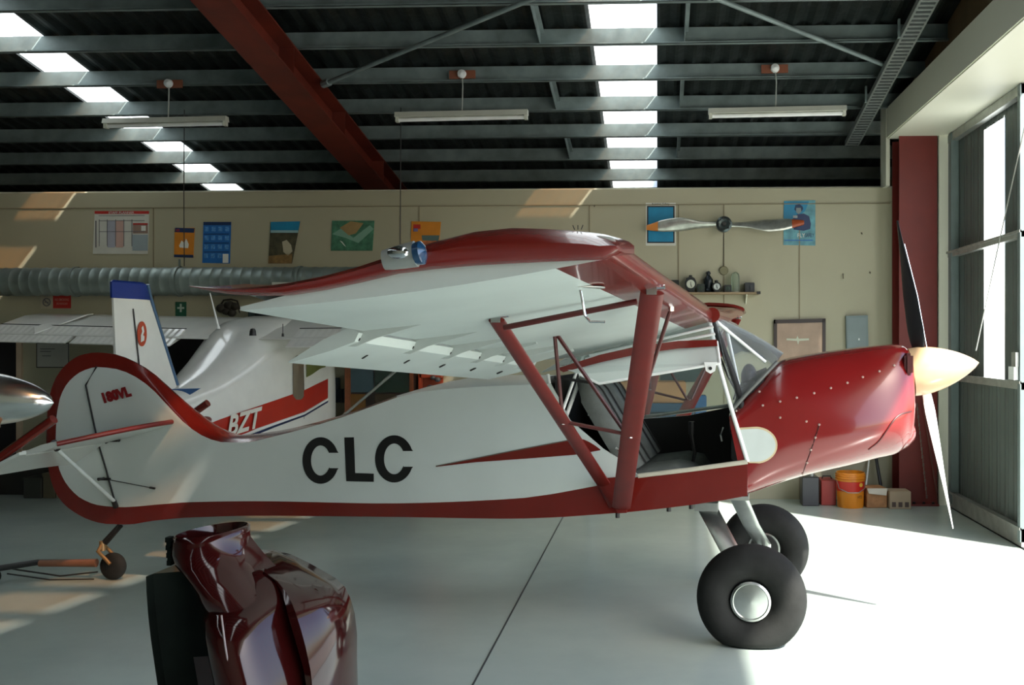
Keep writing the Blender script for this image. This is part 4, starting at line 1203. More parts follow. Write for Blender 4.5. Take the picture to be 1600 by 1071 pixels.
bm = nb(); c = M @ atY(442, 518, 9.2); tube(bm, [c + V((0, 0, -.05)), c + V((0, 0, .07))], .004, 6); lathe(bm, [(-.05, .012), (-.02, .010)], c, (0, 0, 1), 8, cap=True); Q('stub_antenna', bm, darkmetal, smooth=40)
# side stripe and letters, projected onto the fuselage side
def strip(name, top, bot_, m, off=.004, nx=30, ny=3): return decal_strip(name, bfb, top, bot_, m, bf, nx, ny, off)
strip('red_stripe', [(322, 664), (345, 655), (400, 636), (475, 610), (512, 592)], [(326, 690), (352, 691), (400, 670), (475, 644), (512, 622)], red2, nx=50, ny=6)
strip('white_pinstripe', [(372, 681), (420, 664), (475, 645), (512, 623)], [(372, 683), (420, 667), (475, 648), (512, 626)], mat('bright_white_line', (.8, .8, .78), .3), .006)
strip('blue_pinstripe', [(385, 681), (430, 664), (475, 648), (512, 626)], [(388, 684), (430, 667.5), (475, 651), (512, 629)], mat('navy_line', (.01, .02, .07), .3), .006)
strip('shaded_band_strip', [(395, 684), (430, 676), (475, 668), (495, 664)], [(395, 692), (430, 685), (475, 676), (495, 668)], mat('shaded_band_red', (.10, .01, .02), .3), .004)  # painted strip imitating the top of the CLC red band in shadow
# BZT letters placed flat against the side
def hitL(px, py): h = hit(bfb, px, py, .012); return None if h is None else world_mat(bf).inverted() @ h
a, b, c = hitL(357, 665), hitL(402, 652), hitL(380, 640)
if a is not None and b is not None and c is not None:
    cen = (a + b) / 2; ex = (b - a).normalized(); d = hitL(380, 674) or a; up = (c - d).normalized()
    lettering('registration_letters', 'BZT', cen + V((0, -.012, .0)), ex, up, .1, mat('cream_white_letters', (.72, .70, .62), .35), bf, bold=.03, shear=.25, fit=((b - a).length * 1.2, (c - d).length * .92))['label'] = 'white registration BZT'
strip('cabin_window', [(457, 563), (462, 556), (470, 554), (474, 556)], [(457, 618), (462, 625), (470, 625), (474, 620)], mat('brownish_glass', (.16, .13, .09), .08, coat=1), .006, 8, 6)
strip('door_window', [(478, 566), (486, 563), (500, 563), (508, 568)], [(478, 590), (486, 586), (500, 576), (508, 574)], mat('greenish_glass', (.16, .18, .05), .1, coat=1), .006, 8, 6)
surf_line('door_seam', [(474, 562), (475, 600), (475, 655)], bfb, .003, darkmetal, bf)
# wheels so that it stands on the floor
for (x, y) in ((.05, .8), (.05, -.8), (.75, 0)):
    bm = nb(); lathe(bm, [(-.07, .0), (-.07, .15), (-.04, .19), (.04, .19), (.07, .15), (.07, 0)], (x, y, .19), (0, 1, 0), 24); w = Q('landing_wheel', bm, rubber, smooth=40)
    bm = nb(); tube(bm, [V((x, y * .93, .19)), V((x * .8, y * .45, .6))], .03, 8); Q('gear_leg', bm, white2, w, smooth=40)

# ------------------------------------------------------------------ polished spinner of the aircraft at the left edge
SY = 5.0
tp3 = atY(84, 630, SY)
sp = thing('aircraft_nose', 'polished metal spinner and nose of another aircraft poking in at the left edge', 'airplane', (tp3.x, SY, tp3.z))
bm = nb(); prof = []
for k in range(14):
    t = k / 13; prof.append((-.46 * (1 - t), .145 * (1 - t ** 2.0) ** .62 if t < 1 else 0))
prof = [(-.46, 0)] + prof
lathe(bm, prof, (0, 0, 0), (1, 0, -.06), 36); obj('spinner', bm, mat('bright_spinner_metal', (.82, .84, .82), .22, 1.0, var=.05), sp, smooth=50)
bm = nb(); lathe(bm, [(-1.6, .0), (-1.6, .42), (-1.0, .38), (-.62, .27), (-.5, .20), (-.5, 0)], (0, 0, .0), (1, 0, -.03), 32); obj('nose_cowl', bm, white2, sp, smooth=50)
bm = nb(); tube(bm, [(-.255, -.06, -.085), (-.30, -.085, -.10)], .04, 12); tube(bm, [(-.29, -.09, -.06), (-.42, -.35, -.14), (-.58, -.75, -.22)], .055, 14, flat=.25, wdir=(1, 0, .5)); obj('propeller_blade', bm, mat('varnished_blade', (.30, .14, .06), .25, coat=.5), sp, smooth=50)
bm = nb(); tube(bm, [(-1.1, 0, -.3), (-1.1, 0, -tp3.z + .18)], .03, 10); lathe(bm, [(-.06, 0), (-.06, .13), (-.03, .18), (.03, .18), (.06, .13), (.06, 0)], (-1.1, 0, -tp3.z + .18), (0, 1, 0), 24); obj('nose_gear', bm, rubber, sp, smooth=40)

# ------------------------------------------------------------------ dark red engine cowling standing in the foreground
cwl = thing('engine_cowling', 'glossy dark maroon engine cowling standing on end on the floor in the foreground', 'cowling', (0, 0, 0))
YF = 3.15
def fpx(px, py, y=YF): return atY(px, py, y)
X = lambda px, y=3.12: ray(px, CY).x / ray(px, CY).y * y
Zf = lambda py, y=3.12: HC + ray(380, py).z / ray(380, py).y * y
YB0, YB1 = 3.06, 3.42
def cring(z, xl, xr, xw, f):
    """outline seen from above: flat dark flank at the left, broad central bulge, deep groove, right cheek; f scales the bulges"""
    def U(px): return X(px)
    L = U(xl); Rr = U(xr); G = U(xw)
    pts = [(L, .14), (L + .004, .10), (lerp(L, G, .20), .07), (lerp(L, G, .38), .05), (lerp(L, G, .44), .10 * f + .04), (lerp(L, G, .50), .19 * f + .04), (lerp(L, G, .60), .255 * f + .05), (lerp(L, G, .72), .28 * f + .05), (lerp(L, G, .84), .265 * f + .05),
           (lerp(L, G, .93), .21 * f + .05), (G, .10 * f + .05), (lerp(G, Rr, .12), .075 * f + .05), (lerp(G, Rr, .3), .12 * f + .05), (lerp(G, Rr, .55), .13 * f + .05), (lerp(G, Rr, .8), .09 * f + .03), (Rr - .006, .02), (Rr, -.08), (Rr - .02, -.2), (lerp(L, Rr, .7), -.27), (lerp(L, Rr, .3), -.27), (L + .02, -.16)]
    return [V((x, 3.2 - v, z)) for x, v in pts]
levels = [(0.0, 272, 536, 500, 1.1), (Zf(1071), 262, 526, 487, 1.08), (Zf(1030), 256, 526, 476, 1.04), (Zf(995), 251, 522, 462, 1.0), (Zf(970), 248, 515, 453, .96), (Zf(950), 246, 505, 446, .88), (Zf(936), 245, 490, 441, .70), (Zf(922), 244, 466, 434, .42), (Zf(908), 243.5, 440, 424, .22), (Zf(896), 243, 414, 405, .10)]
bm = nb(); loft(bm, [cring(*l) for l in levels], cap=True)
body = obj('cowling_body', bm, None, cwl, smooth=45, mats=[maroon, maroon_in])
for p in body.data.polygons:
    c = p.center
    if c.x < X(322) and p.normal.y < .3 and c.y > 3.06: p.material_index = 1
# neck with the spinner opening
def ell(cx, cy_, z, rx, ry, tilt=0, n=40): return [V((cx + rx * math.cos(2 * PI * k / n), cy_ + ry * math.sin(2 * PI * k / n), z + tilt * math.cos(2 * PI * k / n))) for k in range(n)]
bm = nb(); cxn = X(314); rxn = X(368) - X(314)
def lr(l, r, cy_, z, ry, tilt=0): return ell((X(l) + X(r)) / 2, cy_, z, (X(r) - X(l)) / 2, ry, tilt)
R = [lr(330, 440, 3.10, Zf(955), .11, -.01), lr(326, 438, 3.09, Zf(935), .135, -.01), lr(318, 414, 3.11, Zf(915), .145, -.008), lr(298, 393, 3.14, Zf(897), .15), lr(272, 380, 3.17, Zf(880), .152), lr(262, 371, 3.19, Zf(864), .15, .004), ell(cxn, 3.20, Zf(846), rxn * 1.0, .145, .008), ell(cxn, 3.20, Zf(838), rxn * 1.0, .14, .012), ell(cxn, 3.20, Zf(836), rxn * .94, .13, .012), ell(cxn, 3.20, Zf(850), rxn * .90, .12, .01), ell(cxn, 3.20, Zf(888), rxn * .9, .12)]
loft(bm, R, cap=False); nk = obj('cowling_neck', bm, maroon, cwl, smooth=60)
bm = nb(); bm.faces.new([bm.verts.new(p) for p in ell(cxn, 3.20, Zf(885), rxn * .9, .12)]); obj('neck_opening', bm, blackm, cwl)  # black disc, the dark inside of the neck put into its colour
bm = nb()
for k in range(7): p = fpx(263 + (k % 2) * 1.5 + k * .4, 842 + k * 6, 3.14); box(bm, p.x - .006, p.x + .008, p.y - .01, p.y + .02, p.z - .011, p.z + .005)
obj('torn_edge_fibres', bm, maroon_in, cwl)
# sloping shoulder from neck to the right cheek
bm = nb(); G = []
for i in range(13):
    u = i / 12
    a = V((lerp(X(352), X(366), min(1, u * 2.5)), lerp(3.06, 3.24, u), Zf(lerp(868, 848, u))))
    b = V((lerp(X(424), X(486), u), lerp(3.09, 3.22, u), Zf(lerp(926, 930, u))))
    G.append([bm.verts.new(lerp(a, b, v / 8) + V((-.012, 0, -.03)) * math.sin(PI * v / 8)) for v in range(9)])
for i in range(12):
    for j in range(8): bm.faces.new((G[i][j], G[i + 1][j], G[i + 1][j + 1], G[i][j + 1]))
obj('cowling_shoulder', bm, maroon, cwl, smooth=60)
bm = nb(); tube(bm, [fpx(346, 962, 2.915), fpx(352, 1010, 2.88), fpx(362, 1071, 2.87)], .003, 6); obj('edge_trim', bm, mat('pale_edge', (.3, .25, .24), .3), cwl, smooth=40)

# ------------------------------------------------------------------ things on the cream wall
def sheet_on_wall(name, label, cat, quad, m, t=.006, Y=PY - .008, group=None):
    """quad: four pixel corners, clockwise from upper left"""
    p = [atY(x, y, Y) for x, y in quad]; c = sum(p, V()) / 4
    root = thing(name, label, cat, c, group=group)
    bm = nb(); plate(bm, [q - c for q in p], V((0, t, 0))); obj('sheet', bm, m, root)
    def part(nm, poly, mm, d=.002):
        bm = nb(); plate(bm, [atY(x, y, Y) - c - V((0, d, 0)) for x, y in poly], V((0, .001, 0))); return obj(nm, bm, mm, root)
    def word(nm, txt, x0, y0, x1, y1, mm, bold=0.01, d=.004):
        a = atY(x0, y0, Y) - c; b = atY(x1, y1, Y) - c
        return lettering(nm, txt, (a + b) / 2 - V((0, d, 0)), (1, 0, 0), (0, 0, 1), .1, mm, root, bold, fit=(abs(b.x - a.x), abs(a.z - b.z)))
    return root, part, word
def rect(x0, y0, x1, y1): return [(x0, y0), (x1, y0), (x1, y1), (x0, y1)]
paper = mat('pale_paper', (.55, .56, .50), .6); pblue = mat('poster_blue', (.015, .13, .40), .4); pnavy = mat('poster_navy', (.01, .03, .10), .4)
porange = mat('poster_orange', (.55, .20, .015), .45, var=.15); pred = mat('poster_red', (.40, .02, .015), .45); pcyan = mat('poster_cyan', (.01, .20, .36), .4, var=.15)
ink = mat('grey_ink', (.12, .12, .13), .6); pgreen = mat('poster_green', (.05, .17, .10), .5, var=.4, scale=14); pw = mat('poster_white', (.65, .67, .62), .5)

root, part, word = sheet_on_wall('wall_planner', 'large white wall planner with a red header, left of the posters', 'planner', [(148, 330), (233, 330), (231, 397), (145, 397)], paper)
part('red_header', rect(148, 330, 233, 334.5), pred); word('header_lettering', 'STAFF PLANNER', 170, 331, 210, 334, pw, d=.005)
for (x0, x1, mm) in ((168, 180, mat('planner_lilac', (.35, .36, .42), .6)), (181, 193, mat('planner_pink', (.50, .33, .28), .6))): part('column_tint', rect(x0, 345, x1, 387), mm, .003)
bm = nb()
for px in (155, 167.5, 180.5, 193.5, 206): p = atY(px, 364, PY - .014) - root.location; box(bm, p.x - .003, p.x + .003, p.y, p.y + .002, p.z - .15, p.z + .15)
for py in (337, 345, 362): p = atY(190, py, PY - .014) - root.location; box(bm, p.x - .26, p.x + .26, p.y, p.y + .002, p.z - .003, p.z + .003)
p = atY(150, 366, PY - .014) - root.location; box(bm, p.x - .008, p.x + .004, p.y, p.y + .002, p.z - .15, p.z + .15)
obj('grid_lines', bm, ink, root)
part('notice_panel', rect(208, 350, 231, 365), mat('planner_brown', (.25, .17, .13), .6), .003); part('notice_header', rect(208, 349, 231, 351.5), pred, .004); part('notice_panel', rect(207, 367, 231, 392), mat('planner_blue_grey', (.28, .34, .36), .6), .003)
part('photo_dot', rect(221, 353, 228, 361), pw, .005)

root, part, word = sheet_on_wall('poster', 'small orange poster with a dark blue header above the duct', 'poster', [(273, 357), (304, 356), (302, 403), (272, 402)], porange)
part('poster_header', [(274, 356), (304, 357), (303, 364), (273, 363)], pnavy); word('header_lettering', 'AIR', 275, 358, 281, 362, pred); part('poster_footer', [(272, 398), (302, 398.5), (302, 403), (272, 402)], pnavy)
part('poster_figure', [(280, 384), (284, 376), (288, 380), (291, 373), (295, 382), (294, 388), (281, 387)], pw)
root, part, word = sheet_on_wall('year_calendar', 'blue year calendar sheet with a torn lower right corner', 'calendar', [(318, 347), (361, 347), (359, 412), (316, 411)], pblue)
part('calendar_header', rect(318, 347, 361, 352), pnavy); part('torn_corner', rect(348, 397, 357, 411), pw)
bm = nb()
for j in range(4):
    for i in range(4):
        if j == 3 and i == 3: continue
        p = atY(323 + i * 10.6 - j * .4, 358 + j * 14, PY - .012) - root.location; box(bm, p.x - .022, p.x + .022, p.y, p.y + .002, p.z - .025, p.z + .025)
obj('month_blocks', bm, mat('calendar_mid_blue', (.07, .24, .52), .5, var=.4, scale=60), root)
bm = nb()
for j in (366, 380, 394): p = atY(338, j, PY - .012) - root.location; box(bm, p.x - .14, p.x + .14, p.y, p.y + .002, p.z - .004, p.z + .004)
obj('month_dividers', bm, pnavy, root)
root, part, word = sheet_on_wall('landscape_poster', 'curling landscape poster of blue sky over brown hills', 'poster', [(423, 347), (469, 346), (456, 412), (419, 412)], mat('poster_brown', (.055, .05, .025), .5, var=.5, scale=16))
part('poster_sky', [(423, 347), (469, 346), (466, 362), (423, 363)], pcyan); part('poster_cloud_band', [(423, 360), (466, 360), (466, 364), (423, 364)], mat('poster_pale_blue', (.25, .42, .45), .5), .003)
part('poster_rock', [(441, 378), (448, 375), (455, 383), (457, 393), (450, 400), (443, 394)], mat('poster_tan', (.42, .38, .27), .5), .003); part('poster_ground', [(420, 400), (457, 397), (456, 412), (419, 412)], mat('poster_ochre', (.20, .12, .04), .5, var=.3, scale=20), .003)
root, part, word = sheet_on_wall('aerial_poster', 'green aerial photo poster of an airfield', 'poster', [(519, 345), (585, 345), (582, 392), (517, 392)], pgreen)
part('poster_building', [(531, 356), (548, 346), (568, 349), (556, 365), (545, 368)], mat('poster_roof_orange', (.30, .20, .08), .5, var=.2)); part('poster_runway', [(519, 366), (533, 357), (552, 372), (578, 352), (584, 358), (560, 380), (540, 372)], mat('poster_pale_green', (.17, .32, .24), .5), .0015)
part('poster_aircraft', [(531, 376), (535, 378), (541, 386), (538, 384)], pw, .004)
root, part, word = sheet_on_wall('magazine_poster', 'orange poster with a small logo, partly behind the wing tip', 'poster', [(643, 346), (689, 347), (685, 393), (641, 394)], porange)
part('poster_logo', rect(646, 351, 657, 358), pred); part('poster_logo_block', rect(646, 357, 653, 362), mat('poster_violet', (.14, .13, .28), .5), .003)
part('poster_picture', [(659, 368), (687, 368), (685, 377), (660, 376)], mat('poster_teal', (.08, .13, .12), .5), .003); part('poster_picture', [(655, 378), (682, 376), (680, 392), (653, 392)], mat('poster_rust', (.42, .13, .05), .5, var=.4, scale=30), .003); part('poster_strip', rect(643, 388, 656, 393), ink, .004)

root, part, word = sheet_on_wall('safety_poster', 'blue poster with black border and title, behind the left end of the propeller', 'poster', [(1009, 317), (1056, 317), (1056, 384), (1009, 384)], paper, Y=PY - .006)
part('poster_border', rect(1011, 322, 1054, 380), mat('poster_black', (.01, .01, .015), .5)); part('poster_blue_field', rect(1013, 324, 1052, 378), pcyan, .004); word('poster_title', 'Aviation Safety', 1018, 317.5, 1046, 321.5, mat('poster_ink', (.01, .02, .015), .5), .02)
root, part, word = sheet_on_wall('aviator_poster', 'blue poster of a person in dark flying clothes, behind the right end of the propeller', 'poster', [(1225, 314), (1274, 313), (1274, 384), (1224, 383)], mat('poster_aqua', (.10, .28, .33), .5, var=.3, scale=12), Y=PY - .006)
part('poster_sky', [(1225, 315), (1264, 315), (1258, 330), (1240, 345), (1224, 345)], pcyan)
part('poster_person_body', [(1239, 340), (1246, 335), (1256, 334), (1264, 338), (1267, 350), (1266, 358), (1256, 361), (1240, 359)], pnavy, .004); part('poster_person_hat', [(1241, 328), (1243, 321), (1249, 319), (1254, 323), (1255, 327), (1252, 331), (1244, 330)], mat('poster_dark_blue', (.008, .04, .10), .5), .005); part('poster_person_face', [(1244, 325), (1251, 325), (1252, 331), (1248, 335), (1244, 332)], mat('poster_skin', (.20, .24, .24), .5), .006); part('poster_person_hand', rect(1239, 337, 1246, 341), mat('poster_grey', (.30, .35, .36), .5), .006)
word('poster_lettering', 'FLY', 1246, 365, 1258, 371, paper); word('poster_lettering', 'SAFELY', 1258, 365, 1272, 371, pnavy)
part('poster_text_line', rect(1226, 375, 1270, 376.5), pblue, .004)

# wall propeller
pc = atY(1131, 351, PY - .10); wp = thing('wall_propeller', 'polished wooden-tipped metal propeller mounted flat on the cream wall', 'propeller', pc)
pL = atY(1010, 356, PY - .10) - pc; pR = atY(1256, 348, PY - .10) - pc
for sg, E_ in ((-1, pL), (1, pR)):
    bm = nb(); rings = []; n = 16
    Lb = E_.length; d = E_.normalized(); nd = V((0, 1, 0)).cross(d).normalized()
    for k in range(21):
        t = k / 20; w_ = curve([(0, .055), (.12, .042), (.3, .052), (.55, .088), (.75, .078), (.9, .050), (1, .028)])(t); sh = curve([(0, 0), (.3, .01), (.55, .025), (1, .0)])(t)
        tw = lerp(.9, .25, t) * sg
        cc = d * (Lb * t) + V((0, 0, sh * sg * -.8)); u_ = V((0, math.sin(tw), math.cos(tw)))
        vv = d.cross(u_).normalized()
        rings.append([cc + u_ * (w_ * .9 * math.cos(2 * PI * q / n)) + vv * (.018 * math.sin(2 * PI * q / n)) for q in range(n)])
    loft(bm, rings[:18]); b_ = obj('propeller_blade', bm, mat('aged_polished_alloy', (.50, .52, .48), .28, .8, var=.2, scale=14), wp, smooth=60)
    bm = nb(); loft(bm, rings[17:]); obj('painted_tip', bm, mat('orange_tip', (.50, .18, .03), .4) if sg < 0 else mat('rust_tip', (.35, .07, .02), .4), b_, smooth=60)
bm = nb(); lathe(bm, [(.0, 0), (.0, .085), (-.06, .085), (-.07, .06), (-.06, .0)], (0, .02, 0), (0, 1, 0), 28); hb = obj('propeller_hub', bm, mat('dark_hub', (.07, .09, .09), .3, .8), wp, smooth=30)
bm = nb()
for k in range(8): a = k * PI / 4; tube(bm, [(.06 * math.cos(a), -.05, .06 * math.sin(a)), (.06 * math.cos(a), -.075, .06 * math.sin(a))], .010, 6)
tube(bm, [(0, -.04, 0), (0, -.08, 0)], .022, 12); obj('hub_bolt', bm, darkmetal, hb, smooth=30)
bm = nb(); tube(bm, [(0, .02, 0), (0, .1, 0)], .03, 8); obj('wall_mount', bm, darkmetal, wp)

# shelf with instruments
sh = thing('wall_shelf', 'narrow wooden shelf of old instruments below the wall propeller', 'shelf', atY(1125, 459, PY - .09))
a = atY(1030, 459, PY - .09) - sh.location; b = atY(1187, 459, PY - .09) - sh.location
bm = bbox(a.x, b.x, -.09, .085, -.010, .012, .003, 1); obj('shelf_board', bm, mat('shelf_wood', (.25, .18, .10), .6, var=.2), sh)
bm = nb(); box(bm, b.x - .04, b.x, -.095, -.07, -.01, .02); obj('shelf_lip', bm, darkmetal, sh)
for px in (1075, 1165):
    bm = nb(); q = atY(px, 462, PY - .05) - sh.location; plate(bm, [(q.x, .085, -.01), (q.x, -.05, -.01), (q.x, .085, -.11)], V((.012, 0, 0))); obj('shelf_bracket', bm, creamm, sh)
ztop = sh.location.z + .013; YS = PY - .09
drk = mat('instrument_black', (.012, .014, .014), .35); dial = mat('dial_face', (.50, .52, .42), .4); dial2 = mat('dial_face_grey', (.42, .46, .44), .4)
def instr(label, px, R, m, face, squash=1.0, knob=True, sq=False, cat='instrument'):
    R = R * 1.13
    X_ = atY(px, 459, YS).x; root = thing('flight_instrument', label, cat, (X_, YS, ztop))
    bm = nb()
    if sq: box(bm, -R, R, -.04, .05, 0, 2 * R * squash); bmesh.ops.bevel(bm, geom=bm.edges[:], offset=.006, segments=2, affect='EDGES')
    else:
        lathe(bm, [(-.05, 0), (-.05, R), (.05, R * .95), (.05, 0)], (0, 0, R + .01), (0, 1, 0), 28)
        for v in bm.verts: v.co.z *= squash
        box(bm, -R * .6, R * .6, -.04, .04, 0, .02)
    obj('case', bm, m, root, smooth=30)
    bm = nb(); zc_ = R * squash + (.01 if not sq else 0); lathe(bm, [(0, 0), (0, R * (.72 if not sq else .6)), (.004, R * (.72 if not sq else .6)), (.004, 0)], (0, -.056 if not sq else -.044, zc_), (0, 1, 0), 24)
    f = obj('dial_face', bm, face, root)
    bm = nb(); tube(bm, [(0, -.06, zc_), (R * .15, -.06, zc_ - R * .5)], .004, 6); tube(bm, [(0, -.06, zc_), (0, -.06, zc_ + R * .4)], .003, 6); obj('pointer', bm, drk, f)
    if knob:
        bm = nb(); lathe(bm, [(0, .018), (.022, .02), (.03, 0)], (0, 0, (2 * R + .005) * squash), (0, 0, 1), 12, cap=False); tube(bm, [(-R * .5, 0, 1.75 * R * squash), (-R * .62, 0, 2.0 * R * squash)], .012, 8); tube(bm, [(R * .5, 0, 1.75 * R * squash), (R * .62, 0, 2.0 * R * squash)], .012, 8); obj('knob', bm, drk, root, smooth=40)
    return root
instr('tall round-dial black instrument with two top lugs, leftmost in view on the shelf', 1079, .055, drk, dial, 1.25)
instr('small round white-dialled black clock beside the dark figure on the shelf', 1119.5, .042, drk, dial2, 1.05)
instr('little square black gauge left of the glass jar on the shelf', 1137, .035, drk, mat('gauge_green', (.03, .06, .04), .4), 1.0, False, True)
instr('plain square black box instrument at the right end of the shelf', 1171, .046, mat('box_black', (.015, .018, .022), .4), mat('box_face', (.03, .035, .04), .5), 1.0, False, True)
instr('small dark box instrument half hidden behind the wing edge at the shelf left', 1054, .042, drk, mat('gauge_dark', (.03, .05, .05), .4), 1.4, False, True)
instr('squat dark green gauge just left of the dark figure on the shelf', 1095, .036, mat('dark_green_case', (.014, .022, .016), .5), mat('gauge_green2', (.02, .04, .02), .5), 1.1, False, True)
X_ = atY(1107, 459, YS).x; fg = thing('dark_figurine', 'dark pointed statuette standing mid shelf between two clocks', 'statuette', (X_, YS + .035, ztop))
bm = nb(); lathe(bm, [(0, 0), (0, .045), (.02, .055), (.05, .035), (.10, .05), (.14, .052), (.17, .03), (.19, .018), (.205, .026), (.225, .02), (.235, 0)], (0, 0, 0), (0, 0, 1), 20); obj('figure', bm, mat('blackened_bronze', (.012, .018, .022), .35, .4), fg, smooth=50)
bm = nb(); box(bm, -.03, .03, -.03, .03, 0, .012); obj('plinth', bm, drk, fg)
X_ = atY(1149, 459, YS).x; jr = thing('glass_dome_jar', 'tall clear glass dome jar on the shelf', 'jar', (X_, YS, ztop))
bm = nb(); lathe(bm, [(0, .045), (.17, .045), (.20, .036), (.215, .018), (.22, 0)], (0, 0, 0), (0, 0, 1), 24); obj('dome', bm, glass_mat('greenish_glass_dome', (.85, .92, .85), .15, .05, (.45, .5, .42)), jr, smooth=60)
bm = nb(); lathe(bm, [(0, 0), (0, .05), (.01, .05), (.01, 0)], (0, 0, 0), (0, 0, 1), 24); obj('dome_base', bm, mat('pale_base', (.3, .3, .24), .5), jr, smooth=30)
q = atY(1131, 423, PY - .02); root = thing('wall_disc', 'small round olive disc hung on the wall above the shelf', 'plaque', q)
bm = nb(); lathe(bm, [(-.012, 0), (-.012, .043), (-.006, .048), (.012, .048), (.012, 0)], (0, 0, 0), (0, 1, 0), 28); obj('disc_face', bm, mat('olive_brass', (.17, .16, .09), .5, .2), root, smooth=30)
bm = nb(); tube(bm, [(0, 0, .045), (0, .01, .2), (0, .015, .42)], .003, 6); obj('hanging_cord', bm, darkmetal, root)

# framed picture, grey panel, hooks
root, part, word = sheet_on_wall('framed_picture', 'dark framed pink picture of a small white aeroplane', 'picture', [(1210, 501), (1289, 499), (1289, 575), (1210, 577)], mat('picture_pink', (.34, .24, .17), .5, var=.15), t=.02, Y=PY - .03)
for poly in ([(1209, 500), (1290, 498), (1290, 504), (1209, 506)], [(1209, 500), (1214, 500), (1214, 577), (1209, 577)], [(1285, 499), (1290, 498), (1290, 577), (1285, 577)], [(1209, 572), (1290, 572), (1290, 578), (1209, 578)]): part('picture_frame', poly, mat('dark_wood_frame', (.02, .010, .007), .4), .008)
part('picture_aircraft', [(1229, 529), (1244, 529.5), (1246, 525), (1248, 529.5), (1264, 529), (1264, 532), (1249, 533), (1247, 539), (1245, 533), (1229, 532)], mat('picture_white', (.48, .50, .38), .5), .004)
root, part, word = sheet_on_wall('wall_panel_box', 'flat grey-blue metal box on the wall near the red column', 'panel', [(1322, 494), (1356, 493), (1357, 545), (1323, 546)], mat('grey_blue_panel', (.15, .20, .20), .5), t=.05, Y=PY - .055)
part('panel_door', rect(1324, 497, 1353, 543), mat('grey_blue_door', (.17, .22, .22), .45), .004); part('panel_latch', rect(1341, 529, 1343, 532), tubew, .008)
for (x, y, lb) in ((1317, 430, 'small metal hook on the bare wall above the grey box'), (1346, 366, 'tiny nail high on the wall right of the aviator poster'), (929, 323, 'tiny nail head above the wing'), (1359, 427, 'tiny nail beside the metal hook')):
    p = atY(x, y, PY); root = thing('wall_hook', lb, 'hook', p)
    bm = nb(); tube(bm, [(0, 0, .01), (0, -.02, .01), (0, -.025, -.005 if x != 1317 else -.04)], .006, 6); obj('hook_wire', bm, mat('brown_nail', (.10, .08, .05), .5), root)

# signs lower left
root, part, word = sheet_on_wall('no_smoking_sign', 'red and white no smoking sign under the duct', 'sign', [(64, 459), (111, 459), (111, 482.5), (64, 482.5)], mat('sign_cream', (.42, .38, .28), .5))
part('red_field', rect(83, 460, 111, 482), pred); word('sign_lettering', 'NO SMOKING', 86, 466.5, 108, 470.5, mat('sign_pink', (.5, .25, .2), .5)); word('sign_lettering', 'IN HANGAR', 89, 473, 106, 476.5, mat('sign_pink', (.5, .25, .2), .5))
bm = nb(); c = atY(73, 472.5, PY - .012) - root.location
lathe(bm, [(0, .036), (0, .047), (-.003, .047), (-.003, .036), (0, .036)], c, (0, 1, 0), 28); tube(bm, [c + V((-.028, 0, .028)), c + V((.028, 0, -.028))], .005, 6); tube(bm, [c + V((-.025, 0, -.0)), c + V((.025, 0, 0))], .004, 6); obj('prohibition_ring', bm, ink, root)
bm = nb(); c = atY(72, 461, PY - .012) - root.location; lathe(bm, [(0, .025), (0, .033), (-.003, .033), (-.003, .025), (0, .025)], c, (0, 1, 0), 24)
for v in bm.verts: v.co.z = c.z + (v.co.z - c.z) * .4
obj('upper_ring', bm, mat('sign_brown', (.14, .07, .04), .5), root)
root, part, word = sheet_on_wall('first_aid_sign', 'small green first aid sign with a white cross', 'sign', rect(274, 472, 291, 495.5), mat('sign_green', (.01, .09, .05), .5))
part('cross_bar', rect(277, 480, 288, 483), mat('cross_white', (.45, .55, .48), .5)); part('cross_bar', rect(281, 475, 284, 488), mat('cross_white', (.45, .55, .48), .5))
root, part, word = sheet_on_wall('framed_notice', 'thin black framed white notice low on the wall at the left', 'notice', rect(57, 536, 108, 575), mat('notice_paper', (.47, .47, .44), .5))
for poly in (rect(57, 536, 108, 537.4), rect(57, 573.6, 108, 575), rect(57, 536, 58.2, 575), rect(106.8, 536, 108, 575)): part('notice_frame', poly, darkmetal, .004)
part('text_line', rect(63, 545, 86, 546), ink, .004); part('text_line', rect(63, 549, 80, 550), ink, .004); part('text_line', rect(66, 556, 80, 557), ink, .004)
# doorways as flat black sheets, the unlit depth put into their colour
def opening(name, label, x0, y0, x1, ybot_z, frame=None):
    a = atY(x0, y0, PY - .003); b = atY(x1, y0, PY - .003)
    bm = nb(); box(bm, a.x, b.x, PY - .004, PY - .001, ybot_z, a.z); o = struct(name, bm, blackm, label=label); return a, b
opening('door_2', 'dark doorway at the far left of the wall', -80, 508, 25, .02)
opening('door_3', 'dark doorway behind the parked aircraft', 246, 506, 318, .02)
bm = nb(); a = atY(26, 508, PY - .02); b = atY(34, 508, PY - .02); box(bm, a.x, b.x, PY - .03, PY - .001, 0, a.z); struct('trim_8', bm, mat('pinkish_casing', (.55, .42, .3), .5), label='door casing at the far left')
